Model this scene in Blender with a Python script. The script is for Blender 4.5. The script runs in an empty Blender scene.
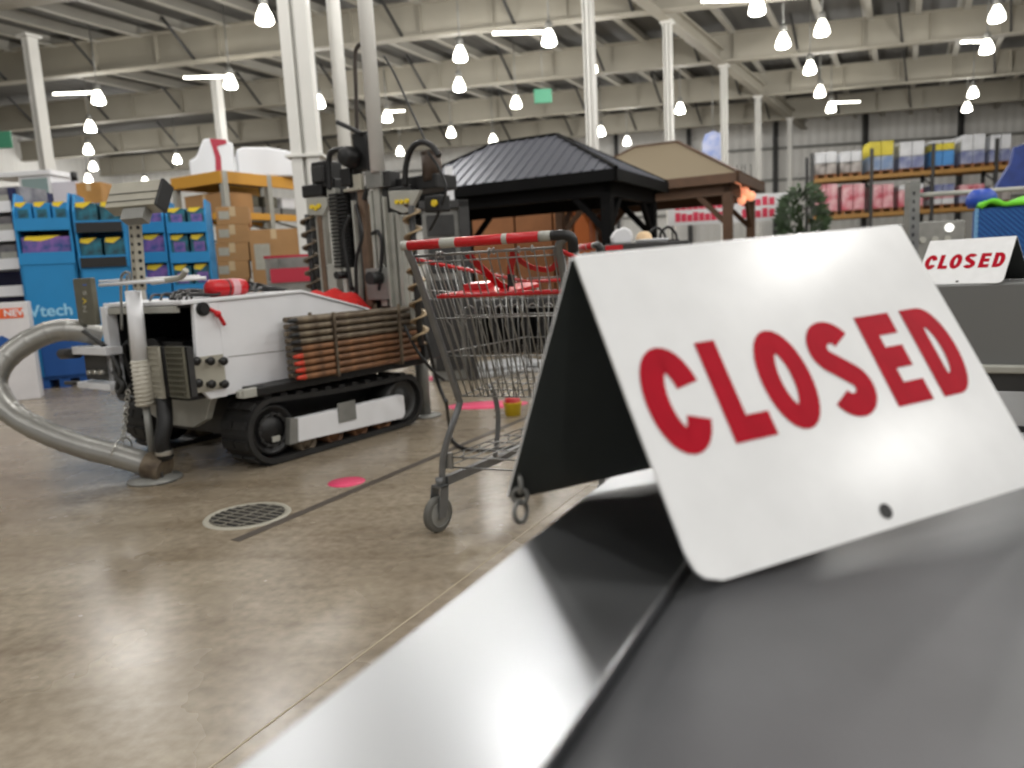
import bpy, math, random
from math import sin, cos, pi, radians, atan2, sqrt
from mathutils import Vector as V, Matrix, Quaternion

random.seed(7)
SC = bpy.context.scene
COL = SC.collection

# ------------------------------------------------------------------ camera
CAM_H, FPX, PITCH, ROLL = 0.95, 745.0, radians(8.6), radians(3.0)
_F = V((0, cos(PITCH), -sin(PITCH)))
_U0 = V((0, sin(PITCH), cos(PITCH)))
_R = V((1, 0, 0)) * cos(ROLL) - _U0 * sin(ROLL)
_U = V((1, 0, 0)) * sin(ROLL) + _U0 * cos(ROLL)
CP = V((0, 0, CAM_H))
cd = bpy.data.cameras.new('camera')
cam = bpy.data.objects.new('camera', cd)
COL.objects.link(cam)
M = Matrix((_R, _U, -_F)).transposed().to_4x4()
M.translation = CP
cam.matrix_world = M
cd.sensor_width = 36.0
cd.lens = FPX / 1024 * 36
cd.clip_start = 0.02
cd.clip_end = 200
cd.dof.use_dof = True
cd.dof.focus_distance = 1.25
cd.dof.aperture_fstop = 4.5
SC.camera = cam

# ------------------------------------------------------------------ world, exposure
W = bpy.data.worlds.new('world')
SC.world = W
W.use_nodes = True
bg = W.node_tree.nodes['Background']
bg.inputs[0].default_value = (1.0, 0.98, 0.95, 1)
bg.inputs[1].default_value = 0.58
SC.view_settings.view_transform = 'Standard'
SC.view_settings.look = 'None'
SC.view_settings.gamma = 1
SC.view_settings.use_curve_mapping = False
SC.view_settings.exposure = 0.0
LAMP_W = 235.0        # watts of one high bay lamp
GLOW = 9.0


# ------------------------------------------------------------------ pixel -> point helpers
def ray(x, y):
    return (_F * FPX + _R * (x - 512) + _U * (384 - y)) / FPX


def at(x, y, Y):
    d = ray(x, y)
    return CP + d * (Y / d.y)


def gz(x, y, z=0.0):
    d = ray(x, y)
    return CP + d * ((z - CAM_H) / d.z)


# the building runs along UD (away to the right) and VD (towards us on the right)
UD = V((.465, .885, 0)).normalized()
VD = V((.885, -.465, 0)).normalized()
UANG = atan2(UD.y, UD.x)


# ------------------------------------------------------------------ materials
def lin(c):
    return tuple(((v / 255) / 12.92 if v / 255 <= .04045 else ((v / 255 + .055) / 1.055) ** 2.4) for v in c)


_mats = {}


def mat(name, rgb, rough=.5, metal=0.0, noise=0.0, nscale=8.0, rgb2=None, bump=0.0, emit=None, alpha=None, coat=0.0, spec=None):
    if name in _mats:
        return _mats[name]
    m = bpy.data.materials.new(name)
    m.use_nodes = True
    nt = m.node_tree
    b = nt.nodes['Principled BSDF']
    c = lin(rgb)
    b.inputs['Base Color'].default_value = (*c, 1)
    b.inputs['Roughness'].default_value = rough
    b.inputs['Metallic'].default_value = metal
    if coat:
        b.inputs['Coat Weight'].default_value = coat
    if spec is not None:
        b.inputs['Specular IOR Level'].default_value = spec
    if noise or bump or rgb2:
        tc = nt.nodes.new('ShaderNodeTexCoord')
        no = nt.nodes.new('ShaderNodeTexNoise')
        no.inputs['Scale'].default_value = nscale
        no.inputs['Detail'].default_value = 5
        nt.links.new(tc.outputs['Object'], no.inputs['Vector'])
        if noise or rgb2:
            cr = nt.nodes.new('ShaderNodeValToRGB')
            cr.color_ramp.elements[0].position = .35
            cr.color_ramp.elements[1].position = .68
            c2 = lin(rgb2) if rgb2 else tuple(v * (1 - noise) for v in c)
            cr.color_ramp.elements[0].color = (*c2, 1)
            cr.color_ramp.elements[1].color = (*c, 1)
            nt.links.new(no.outputs['Fac'], cr.inputs['Fac'])
            nt.links.new(cr.outputs['Color'], b.inputs['Base Color'])
        if bump:
            bp = nt.nodes.new('ShaderNodeBump')
            bp.inputs['Strength'].default_value = bump
            bp.inputs['Distance'].default_value = .01
            nt.links.new(no.outputs['Fac'], bp.inputs['Height'])
            nt.links.new(bp.outputs['Normal'], b.inputs['Normal'])
    if emit:
        b.inputs['Emission Color'].default_value = (*lin(emit[0]), 1)
        b.inputs['Emission Strength'].default_value = emit[1]
    if alpha is not None:
        b.inputs['Alpha'].default_value = alpha
    _mats[name] = m
    return m


M_white = mat('white_paint', (226, 227, 230), .35, noise=.06, nscale=5)
M_sign = mat('sign_white', (236, 237, 238), .22, noise=.05, nscale=30)
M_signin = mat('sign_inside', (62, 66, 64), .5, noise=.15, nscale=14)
M_red = mat('sign_red', (176, 4, 34), .45, noise=.12, nscale=60, spec=.1)
M_bred = mat('bright_red', (192, 12, 24), .28, noise=.1, nscale=20)
M_cloth = mat('red_cloth', (200, 26, 24), .8, noise=.2, nscale=30)
M_gray = mat('gray_metal', (140, 140, 136), .45, .3, noise=.2, nscale=9)
M_lgray = mat('light_gray_metal', (176, 176, 168), .45, .2, noise=.15, nscale=9)
M_dgray = mat('dark_gray_metal', (58, 58, 58), .5, .2, noise=.25, nscale=9)
M_black = mat('black_plastic', (22, 22, 23), .45, noise=.3, nscale=12)
M_rubber = mat('black_rubber', (38, 37, 36), .65, noise=.35, nscale=10, rgb2=(24, 24, 24))
M_wire = mat('cart_wire', (150, 150, 148), .35, .8)
M_frame = mat('cart_frame', (124, 125, 126), .38, .6, noise=.15, nscale=20)
M_steel = mat('galvanised_steel', (200, 198, 190), .32, .9, noise=.2, nscale=12)
M_alu = mat('foil_hose', (166, 165, 161), .38, .75, noise=.10, nscale=6)
M_rust = mat('rusty_pipe', (146, 104, 72), .55, .3, noise=.35, nscale=14, rgb2=(96, 68, 48))
M_dirty = mat('oily_pipe', (130, 118, 100), .5, .4, noise=.35, nscale=14, rgb2=(84, 72, 60))
M_olive = mat('olive_plate', (104, 102, 88), .5, .1, noise=.25, nscale=12)
M_beige = mat('beige_panel', (172, 168, 154), .5, noise=.15, nscale=12)
M_girder = mat('girder_beige', (154, 149, 136), .6, noise=.12, nscale=.6)
M_purlin = mat('purlin_paint', (168, 165, 156), .6, noise=.12, nscale=.8)
M_purdark = mat('roof_gap_dark', (70, 68, 64), .7)
M_post = mat('post_paint', (214, 213, 208), .5, noise=.06, nscale=2)
M_card = mat('cardboard', (176, 134, 88), .8, noise=.14, nscale=3)
M_cardb = mat('cardboard_brown', (138, 90, 54), .8, noise=.2, nscale=2)
M_orange = mat('orange_paint', (206, 150, 56), .5)
M_dorange = mat('rack_orange', (158, 116, 52), .5, noise=.15, nscale=3)
M_blue = mat('display_blue', (22, 128, 186), .55, noise=.08, nscale=4)
M_dblue = mat('deep_blue', (22, 78, 148), .6, noise=.12, nscale=4)
M_navy = mat('navy', (24, 30, 74), .6)
M_yellow = mat('yellow_plastic', (226, 196, 40), .45)
M_teal = mat('teal_pack', (26, 110, 130), .5, noise=.5, nscale=14, rgb2=(20, 56, 66))
M_purple = mat('purple_pack', (140, 96, 168), .5, noise=.5, nscale=12, rgb2=(40, 70, 128))
M_lime = mat('lime_fabric', (110, 206, 40), .7)
M_gblack = mat('gazebo_black', (10, 10, 11), .7, spec=.12)
M_groof = mat('gazebo_roof_gray', (96, 98, 106), .42, .3)
M_brown = mat('gazebo_brown', (86, 60, 40), .6, noise=.2, nscale=5)
M_broof = mat('gazebo_tan_roof', (128, 116, 96), .6)
M_lampglow = mat('lamp_glow', (255, 255, 250), .5, emit=((255, 250, 236), GLOW))
M_warm = mat('warm_glow', (255, 190, 150), .5, emit=((255, 160, 120), .7))
M_pink = mat('pink_paint', (226, 70, 112), .5)
M_joint = mat('joint_dark', (72, 64, 56), .6)
M_pinkwrap = mat('red_white_wrap', (222, 190, 194), .45, noise=.6, nscale=2.6, rgb2=(178, 52, 76))
M_greenleaf = mat('dark_leaf', (62, 86, 50), .6, noise=.4, nscale=8)
M_exit = mat('exit_green', (70, 140, 110), .5, emit=((70, 150, 115), .05))


def brushed():
    m = bpy.data.materials.new('stainless_steel')
    m.use_nodes = True
    nt = m.node_tree
    b = nt.nodes['Principled BSDF']
    b.inputs['Metallic'].default_value = 1
    b.inputs['Base Color'].default_value = (.38, .39, .405, 1)
    tc = nt.nodes.new('ShaderNodeTexCoord')
    mp = nt.nodes.new('ShaderNodeMapping')
    mp.inputs['Scale'].default_value = (3, 90, 1)
    no = nt.nodes.new('ShaderNodeTexNoise')
    no.inputs['Scale'].default_value = 3
    no.inputs['Detail'].default_value = 6
    n2 = nt.nodes.new('ShaderNodeTexNoise')
    n2.inputs['Scale'].default_value = 14
    n2.inputs['Detail'].default_value = 3
    nt.links.new(tc.outputs['Object'], mp.inputs['Vector'])
    nt.links.new(mp.outputs['Vector'], no.inputs['Vector'])
    nt.links.new(tc.outputs['Object'], n2.inputs['Vector'])
    mr = nt.nodes.new('ShaderNodeMapRange')
    mr.inputs['To Min'].default_value = .26
    mr.inputs['To Max'].default_value = .40
    nt.links.new(n2.outputs['Fac'], mr.inputs['Value'])
    nt.links.new(mr.outputs['Result'], b.inputs['Roughness'])
    bp = nt.nodes.new('ShaderNodeBump')
    bp.inputs['Strength'].default_value = .05
    bp.inputs['Distance'].default_value = .002
    nt.links.new(no.outputs['Fac'], bp.inputs['Height'])
    nt.links.new(bp.outputs['Normal'], b.inputs['Normal'])
    return m


M_stain = brushed()
M_belt = mat('belt_rubber', (90, 91, 94), .38, noise=.28, nscale=9, bump=.04, spec=.5)


def concrete():
    m = bpy.data.materials.new('polished_concrete')
    m.use_nodes = True
    nt = m.node_tree
    b = nt.nodes['Principled BSDF']
    tc = nt.nodes.new('ShaderNodeTexCoord')

    def noi(sc, det, scale=(1, 1, 1), dist=0):
        mp = nt.nodes.new('ShaderNodeMapping')
        mp.inputs['Scale'].default_value = scale
        mp.inputs['Rotation'].default_value = (0, 0, radians(20))
        n = nt.nodes.new('ShaderNodeTexNoise')
        n.inputs['Scale'].default_value = sc
        n.inputs['Detail'].default_value = det
        n.inputs['Distortion'].default_value = dist
        nt.links.new(tc.outputs['Object'], mp.inputs['Vector'])
        nt.links.new(mp.outputs['Vector'], n.inputs['Vector'])
        return n.outputs['Fac']

    def ramp(f, a, c1, bb, c2):
        r = nt.nodes.new('ShaderNodeValToRGB')
        r.color_ramp.elements[0].position = a
        r.color_ramp.elements[1].position = bb
        r.color_ramp.elements[0].color = (*lin(c1), 1)
        r.color_ramp.elements[1].color = (*lin(c2), 1)
        nt.links.new(f, r.inputs['Fac'])
        return r.outputs['Color']
    base = ramp(noi(1.1, 6, dist=1.2), .32, (146, 133, 115), .7, (172, 161, 143))
    fine = ramp(noi(26, 5), .3, (196, 192, 186), .75, (255, 255, 255))
    streak = ramp(noi(2.2, 5, (.5, 3, 1), .6), .34, (226, 222, 216), .52, (255, 255, 255))
    col = base
    for c in (fine, streak):
        mx = nt.nodes.new('ShaderNodeMix')
        mx.data_type = 'RGBA'
        mx.blend_type = 'MULTIPLY'
        mx.inputs['Factor'].default_value = .8
        nt.links.new(col, mx.inputs['A'])
        nt.links.new(c, mx.inputs['B'])
        col = mx.outputs['Result']
    nt.links.new(col, b.inputs['Base Color'])
    mr = nt.nodes.new('ShaderNodeMapRange')
    mr.inputs['To Min'].default_value = .2
    mr.inputs['To Max'].default_value = .34
    nt.links.new(noi(1.7, 4), mr.inputs['Value'])
    nt.links.new(mr.outputs['Result'], b.inputs['Roughness'])
    b.inputs['Specular IOR Level'].default_value = .55
    return m


M_floor = concrete()


def corrugated(name, rgb, period, depth_dir='X', amt=.6, rough=.5):
    m = bpy.data.materials.new(name)
    m.use_nodes = True
    nt = m.node_tree
    b = nt.nodes['Principled BSDF']
    b.inputs['Base Color'].default_value = (*lin(rgb), 1)
    b.inputs['Roughness'].default_value = rough
    tc = nt.nodes.new('ShaderNodeTexCoord')
    w = nt.nodes.new('ShaderNodeTexWave')
    w.bands_direction = depth_dir
    w.inputs['Scale'].default_value = 1 / period * .3
    nt.links.new(tc.outputs['Object'], w.inputs['Vector'])
    bp = nt.nodes.new('ShaderNodeBump')
    bp.inputs['Strength'].default_value = amt
    bp.inputs['Distance'].default_value = .05
    nt.links.new(w.outputs['Fac'], bp.inputs['Height'])
    nt.links.new(bp.outputs['Normal'], b.inputs['Normal'])
    return m


M_deck = corrugated('roof_deck', (88, 87, 84), .5, 'X', .5, .7)
M_wall = corrugated('wall_sheet', (228, 227, 223), .45, 'X', .5, .6)


# ------------------------------------------------------------------ mesh builder
class MB:
    def __init__(s):
        s.v, s.f, s.m, s.s = [], [], [], []

    def add(s, vs, fs, mi=0, smooth=False):
        o = len(s.v)
        s.v += [tuple(p) for p in vs]
        for f in fs:
            s.f.append(tuple(i + o for i in f))
            s.m.append(mi)
            s.s.append(smooth)
        return s

    def box(s, c, d, rot=None, mi=0):
        c = V(c)
        hx, hy, hz = d[0] / 2, d[1] / 2, d[2] / 2
        vs = [V((x, y, z)) for x in (-hx, hx) for y in (-hy, hy) for z in (-hz, hz)]
        if rot is not None:
            vs = [rot @ q for q in vs]
        vs = [c + q for q in vs]
        return s.add(vs, [(0, 1, 3, 2), (4, 6, 7, 5), (0, 4, 5, 1), (2, 3, 7, 6), (0, 2, 6, 4), (1, 5, 7, 3)], mi)

    def span(s, a, b, mi=0):
        a, b = V(a), V(b)
        return s.box((a + b) / 2, [abs(b[i] - a[i]) for i in range(3)], None, mi)

    def beam(s, p0, p1, w, h, up=(0, 0, 1), mi=0):
        p0, p1 = V(p0), V(p1)
        d = (p1 - p0)
        L = d.length
        d.normalize()
        up = V(up)
        if abs(d.dot(up)) > .98:
            up = V((1, 0, 0))
        sx = d.cross(up).normalized()
        sz = sx.cross(d)
        R = Matrix((sx, d, sz)).transposed()
        return s.box((p0 + p1) / 2, (w, L, h), R, mi)

    def tube(s, pts, r, seg=8, closed=False, caps=True, mi=0, rr=None):
        pts = [V(p) for p in pts]
        n = len(pts)
        vs, prev = [], None
        for i, p in enumerate(pts):
            if closed:
                t = (pts[(i + 1) % n] - pts[i - 1])
            else:
                t = pts[min(i + 1, n - 1)] - pts[max(i - 1, 0)]
            t.normalize()
            if prev is None:
                a = V((0, 0, 1)) if abs(t.z) < .9 else V((1, 0, 0))
                nx = t.cross(a).normalized()
            else:
                nx = (prev - t * prev.dot(t))
                nx = nx.normalized() if nx.length > 1e-6 else t.orthogonal().normalized()
            prev = nx
            ny = t.cross(nx)
            q = rr[i] if rr else r
            for k in range(seg):
                a = 2 * pi * k / seg
                vs.append(p + nx * (cos(a) * q) + ny * (sin(a) * q))
        fs = []
        for i in range(n if closed else n - 1):
            j = (i + 1) % n
            for k in range(seg):
                l = (k + 1) % seg
                fs.append((i * seg + k, i * seg + l, j * seg + l, j * seg + k))
        s.add(vs, fs, mi, True)
        if caps and not closed:
            o = len(s.v) - len(vs)
            s.f.append(tuple(o + k for k in reversed(range(seg))))
            s.f.append(tuple(o + (n - 1) * seg + k for k in range(seg)))
            s.m += [mi, mi]
            s.s += [False, False]
        return s

    def cyl(s, p0, p1, r, r1=None, seg=16, mi=0):
        return s.tube([p0, p1], r, seg, mi=mi, rr=[r, r if r1 is None else r1])

    def prism(s, poly, fn, a, b, mi=0):
        """poly: 2D outline, fn(u, v, w) -> point, from w = a to w = b"""
        n = len(poly)
        vs = [fn(p[0], p[1], a) for p in poly] + [fn(p[0], p[1], b) for p in poly]
        fs = [tuple(range(n))[::-1], tuple(range(n, 2 * n))]
        fs += [(i, (i + 1) % n, n + (i + 1) % n, n + i) for i in range(n)]
        return s.add(vs, fs, mi)

    def lathe(s, prof, c=(0, 0, 0), seg=20, ax='z', mi=0):
        c = V(c)
        vs = []
        for r, h in prof:
            for k in range(seg):
                a = 2 * pi * k / seg
                x, y = r * cos(a), r * sin(a)
                vs.append(c + (V((x, y, h)) if ax == 'z' else V((h, x, y)) if ax == 'x' else V((x, h, y))))
        fs = []
        n = len(prof)
        for i in range(n - 1):
            for k in range(seg):
                l = (k + 1) % seg
                fs.append((i * seg + k, i * seg + l, (i + 1) * seg + l, (i + 1) * seg + k))
        return s.add(vs, fs, mi, True)

    def ball(s, c, r, sz=1.0, seg=14, ring=8, mi=0):
        return s.lathe([(max(r * sin(pi * i / ring), 1e-4), -r * sz * cos(pi * i / ring)) for i in range(ring + 1)], c, seg, mi=mi)

    def torus(s, c, R, r, n=V((0, 0, 1)), seg=20, rs=8, mi=0):
        n = V(n).normalized()
        a = n.orthogonal().normalized()
        b = n.cross(a)
        c = V(c)
        return s.tube([c + a * (R * cos(2 * pi * i / seg)) + b * (R * sin(2 * pi * i / seg)) for i in range(seg)], r, rs, closed=True, mi=mi)

    def build(s, name, mats, parent=None, bev=0.0, seg=2, solid=0.0):
        me = bpy.data.meshes.new(name)
        me.from_pydata(s.v, [], s.f)
        if not isinstance(mats, (list, tuple)):
            mats = [mats]
        for m in mats:
            me.materials.append(m)
        me.polygons.foreach_set('material_index', s.m)
        me.polygons.foreach_set('use_smooth', s.s)
        me.update()
        o = bpy.data.objects.new(name, me)
        COL.objects.link(o)
        if parent is not None:
            o.parent = parent
        if bev:
            b = o.modifiers.new('bevel', 'BEVEL')
            b.width = bev
            b.segments = seg
            b.limit_method = 'ANGLE'
        return o


def tag(o, label=None, cat=None, group=None, kind=None):
    if label:
        o['label'] = label
    if cat:
        o['category'] = cat
    if group:
        o['group'] = group
    if kind:
        o['kind'] = kind
    return o


def thing(name, label, cat, loc=(0, 0, 0), rz=0.0, group=None):
    o = bpy.data.objects.new(name, None)
    o.empty_display_size = .1
    COL.objects.link(o)
    o.location = loc
    o.rotation_euler = (0, 0, rz)
    return tag(o, label, cat, group)


def copy_tree(o, parent=None):
    c = o.copy()
    COL.objects.link(c)
    c.parent = parent
    for ch in list(o.children):
        copy_tree(ch, c)
    return c


def structure(o):
    o['kind'] = 'structure'
    return o


def text_mesh(txt, size, name, m, parent, mtx, bold=.0):
    cu = bpy.data.curves.new(name, 'FONT')
    cu.body = txt
    cu.size = size
    cu.offset = bold
    cu.extrude = size * .01
    cu.align_x = 'CENTER'
    cu.align_y = 'CENTER'
    t = bpy.data.objects.new('tmp', cu)
    me = bpy.data.meshes.new_from_object(t)
    bpy.data.objects.remove(t)
    me.materials.clear()
    me.materials.append(m)
    o = bpy.data.objects.new(name, me)
    COL.objects.link(o)
    if parent is not None:
        o.parent = parent
    o.matrix_local = mtx
    return o


def bez(pts, n=8):
    """smooth path through the points (Catmull-Rom)"""
    pts = [V(p) for p in pts]
    out = []
    for i in range(len(pts) - 1):
        p0 = pts[max(i - 1, 0)]
        p1, p2 = pts[i], pts[i + 1]
        p3 = pts[min(i + 2, len(pts) - 1)]
        for k in range(n):
            t = k / n
            out.append(.5 * ((2 * p1) + (p2 - p0) * t + (2 * p0 - 5 * p1 + 4 * p2 - p3) * t * t + (3 * p1 - p0 - 3 * p2 + p3) * t ** 3))
    out.append(pts[-1])
    return out

# ================================================================== THE BUILDING
ROOF = 8.6
mb = MB()
mb.box((4, 18, -.05), (90, 76, .1))
structure(mb.build('floor', M_floor))

mb = MB()
mb.box((0, 0, 0), (90, 90, .12))
ce = structure(mb.build('ceiling', M_deck))
ce.location = (0, 20, ROOF + .06)
ce.rotation_euler.z = UANG + pi / 2

# purlins running away along the building, one object each
for k in range(-14, 30):
    o0 = V((0, 14, ROOF - .16)) + VD * (k * 1.35)
    mb = MB()
    mb.box((0, 0, 0), (56, .07, .30))
    mb.box((0, .09, .14), (56, .20, .03))
    mb.box((0, -.07, -.14), (56, .16, .03))
    o = structure(mb.build('purlin', M_purlin))
    o.location = o0 + UD * 12
    o.rotation_euler.z = UANG

# deep girders across
GD = V((cos(radians(10)), -sin(radians(10)), 0))
for Y0 in (11.0, 16.0, 21.4, 27.3, 33.4, 39.4):
    mb = MB()
    mb.box((0, 0, 0), (62, .03, .9))
    mb.box((0, 0, -.44), (62, .34, .05))
    mb.box((0, 0, .44), (62, .34, .05))
    for i in range(-15, 16):
        mb.box((i * 2, 0, 0), (.03, .3, .86))
    o = structure(mb.build('girder', M_girder))
    o.location = (0, Y0, 7.88)
    o.rotation_euler.z = radians(-10)
    for i in range(-6, 7):                 # kick braces up to the purlins
        mb = MB()
        p = V((i * 3.1 + .6, Y0 - (i * 3.1 + .6) * math.tan(radians(10)), 7.48))
        mb.beam(p + V((0, 0, -.02)), p + V((-.55, -.75, 1.0)), .06, .06)
        structure(mb.build('girder_brace', M_dgray))


# columns standing on the floor
def column(x, y, Y, w, top=7.42, name='column'):
    p = at(x, y, Y)
    mb = MB()
    mb.box((0, 0, top / 2), (w * .35, w * .9, top))
    mb.box((-w * .42, 0, top / 2), (w * .16, w, top))
    mb.box((w * .42, 0, top / 2), (w * .16, w, top))
    mb.box((0, 0, .02), (w * 1.5, w * 1.5, .04))
    mb.box((0, 0, top - .03), (w * 1.6, w * 1.6, .06))
    o = structure(mb.build(name, M_post))
    o.location = (p.x, p.y, 0)
    o.rotation_euler.z = UANG - pi / 2
    return o


cols = [column(668, 60, 21.4, .21), column(724, 90, 26.3, .21), column(758, 120, 31.4, .21), column(790, 135, 36.6, .21)]
column(591, 100, 17.2, .21, 7.9)
column(35, 80, 19.9, .26)
column(218, 100, 24.4, .24)
a, b = cols[0].location, cols[3].location
dd = (b - a).normalized()
mb = MB()
A, B = a - dd * 14, b + dd * 4
mb.beam((A.x, A.y, 7.62), (B.x, B.y, 7.62), .04, .42)
mb.beam((A.x, A.y, 7.43), (B.x, B.y, 7.43), .3, .06)
mb.beam((A.x, A.y, 7.83), (B.x, B.y, 7.83), .3, .06)
structure(mb.build('girder', M_girder))
# big near column (two steel channels) with its collar, and round pipes beside it
p = at(307, 150, 9.2)
mb = MB()
mb.box((-.105, 0, 4.2), (.13, .22, 8.4))
mb.box((.085, 0, 4.2), (.15, .22, 8.4))
mb.box((-.012, .02, 4.2), (.05, .1, 8.4))
mb.box((-.01, 0, 2.42), (.44, .30, .035))
mb.box((-.01, 0, .02), (.44, .4, .04))
o = structure(mb.build('column', M_post, bev=.006))
o.location = (p.x, p.y, 0)
p = at(341, 100, 9.6)
mb = MB()
mb.cyl((0, 0, 0), (0, 0, 8.4), .082, seg=20)
mb.cyl((0, 0, 0), (0, 0, .03), .16, seg=20)
o = structure(mb.build('column', M_post))
o.location = (p.x, p.y, 0)

# walls far behind, on the left and right
def wall(name, c, L, h, ang, m=M_wall):
    mb = MB()
    mb.box((0, 0, h / 2), (L, .12, h))
    o = structure(mb.build(name, m))
    o.location = c
    o.rotation_euler.z = ang
    return o


wall('wall_back', (6, 43.5, 0), 64, ROOF, radians(-4))
wall('wall_right', (29, 18, 0), 52, ROOF, UANG + radians(14))
wall('wall_left', (-25, 20, 0), 52, ROOF, radians(84))
# dark steel frame of the back wall: posts and rails
for i, X in enumerate((6.5, 10.5, 15.2, 20, 25, 2, -4)):
    mb = MB()
    mb.box((0, 0, ROOF / 2 - .05), (.22, .25, ROOF - .1))
    o = structure(mb.build('wall_post', M_dgray))
    o.location = (X, 43.2 - (X - 6) * .07 - .1, 0)
    o.rotation_euler.z = radians(-4)
for z in (3.6, 5.2, 6.9):
    mb = MB()
    mb.box((0, 0, 0), (60, .12, .14))
    o = structure(mb.build('wall_rail', M_gray))
    o.location = (6, 43.25, z)
    o.rotation_euler.z = radians(-4)

# floor joints
mb = MB()
c0 = V((-.6434, 1.3635, 0))
mb.beam(c0 - UD * 3 + V((0, 0, .0004)), c0 + UD * 11 + V((0, 0, .0004)), .006, .0012)
structure(mb.build('floor_joint', mat('joint_light', (168, 156, 134), .6)))
c0 = V((-1.0734, 2.6958, 0))
d0 = V((.485, .8745, 0)).normalized()
mb = MB()
mb.beam(c0 + V((0, 0, .0006)), c0 + d0 * 9 + V((0, 0, .0006)), .046, .0016)
structure(mb.build('floor_joint', M_joint))

# round drain
DR = thing('floor_drain', 'round slotted metal drain cover set into the concrete floor', 'drain', (-1.13, 3.0, 0), UANG)
mb = MB()
mb.lathe([(.150, .0), (.150, .004), (.172, .004), (.176, 0)], seg=48)
mb.build('rim', M_beige, DR)
mb = MB()
mb.lathe([(.0001, .0012), (.152, .0012)], seg=48)
mb.build('pit', M_black, DR)
mb = MB()
for i in range(-4, 5):
    x = i * .034
    h = sqrt(max(.15 ** 2 - x * x, 1e-4))
    mb.box((x, 0, .003), (.009, 2 * h, .004))
for y in (-.075, 0, .075):
    mb.box((0, y, .0032), (2 * sqrt(.15 ** 2 - y * y), .009, .004))
mb.build('grate', mat('drain_grate', (126, 122, 112), .5, .3), DR)
mb = MB()
mb.lathe([(.0001, .0016), (.088, .0016), (.088, 0)], seg=40)
o = mb.build('floor_dot', M_pink)
o.location = (-.81, 3.44, 0)
tag(o, 'round pink dot on the floor beside the dark joint line', 'floor marking')
for (x, y, r, lab) in ((487, 405, .2, 'larger pink spray patch on the floor behind the shopping cart'), (438, 378, .2, 'pink spray patch on the floor beside the rig track')):
    q = gz(x, y)
    mb = MB()
    pr = [(.0001, .0016), (r, .0016), (r, 0)]
    mb.lathe(pr, seg=28)
    o = mb.build('floor_dot', M_pink)
    o.scale = (1.5, .8, 1)
    o.location = (q.x, q.y, 0)
    tag(o, lab, 'floor marking')

# ================================================================== LAMPS
def lamp(x, y, lab, z=6.6, tubeL=0.0, light=True, r=.2, shape='bell'):
    d = ray(x, y)
    t = (z - CAM_H) / d.z
    if d.z > 0 and t * d.y < 40:
        p = CP + d * t
    else:
        p = at(x, y, 38)
    T = thing('high_bay_lamp', lab, 'lamp', p, 0, 'high bay lamps under the roof')
    mb = MB()
    mb.cyl((0, 0, .30), (0, 0, ROOF - p.z - .02), .02, seg=8)
    mb.build('rod', M_gray, T)
    mb = MB()
    mb.lathe([(.0001, .34), (.07, .34), (.09, .28), (.09, .16), (.06, .14)], seg=16)
    mb.build('housing', M_gray, T)
    mb = MB()
    if shape == 'bell':
        mb.lathe([(.07, .15), (r * .55, .08), (r * .85, -.04), (r, -.18), (r * .8, -.22), (.0001, -.24)], seg=20)
    else:
        mb.ball((0, 0, -.04), r, .8, 18, 10)
    mb.build('shade', M_lampglow, T)
    if tubeL:
        mb = MB()
        mb.box((0, 0, .11), (abs(tubeL), .08, .05))
        q = mb.build('tube_light', M_lampglow, T)
        q.location = (tubeL / 2, 0, 0)
        q.rotation_euler.z = radians(4)
    return p


LAMPS = [
    (264, 13, 'glowing bell lamp left of the big double column', 0), (98, 96, 'glowing lamp with a thin tube to its left, above the blue displays', -1.0),
    (90, 125, 'round glowing lamp just below the lamp with the tube on the left', 0), (88, 148, 'round glowing lamp, third down in the left row', 0),
    (93, 165, 'small glowing lamp, fourth down in the left row', 0), (88, 177, 'lowest small glowing lamp in the left row', 0),
    (230, 80, 'glowing lamp with a tube beside the slim far column', -1.0), (319, 100, 'glowing lamp between the double column and the round pipe column', 0),
    (387, 115, 'glowing lamp just right of the white rig mast tube', .5), (459, 83, 'glowing bell lamp high above the black gazebo left end', 0),
    (451, 131, 'glowing lamp above the drill rig right motor', 0), (516, 101, 'glowing lamp above the black gazebo peak', 0),
    (400, 150, 'glowing lamp behind the drill rig hose loop', 0), (549, 36, 'bright lamp with a long tube to its left, near the frame top middle', -1.1),
    (680, 107, 'round glowing lamp against the slim column right of centre', 0), (601, 130, 'small glowing lamp right of the centre column foot', 0),
    (627, 140, 'small glowing lamp above the tan gazebo roof', 0), (757, 4, 'bright lamp with a tube at the frame top right of centre', -1.0),
    (783, 39, 'glowing bell lamp, highest of the slanting row right of centre', 0), (810, 66, 'glowing bell lamp, second of the slanting row right of centre', 0),
    (820, 90, 'glowing bell lamp, third of the slanting row right of centre', 0), (831, 106, 'glowing bell lamp, lowest of the slanting row, beside a tube', .9),
    (997, 12, 'topmost glowing bell lamp of the far right row', 0), (987, 45, 'second glowing bell lamp of the far right row', -.6),
    (145, 180, 'tiny glowing lamp low in the haze left of the white load', 0), (177, 158, 'tiny glowing lamp left of the white wrapped load', 0),
    (460, 52, 'glowing lamp straight above the black gazebo left end, near the top', 0), (591, 65, 'glowing lamp against the column in the middle top', 0),
    (822, 26, 'glowing lamp above the slanting row right of centre', 0), (493, 138, 'small glowing lamp touching the black gazebo roof line', 0),
    (973, 91, 'third glowing bell lamp of the far right row', 0), (967, 106, 'lowest glowing bell lamp of the far right row', 0)]
LP = []
for (x, y, lab, tb) in LAMPS:
    LP.append(lamp(x, y, lab, tubeL=tb * 1.25, r=.19))


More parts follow.
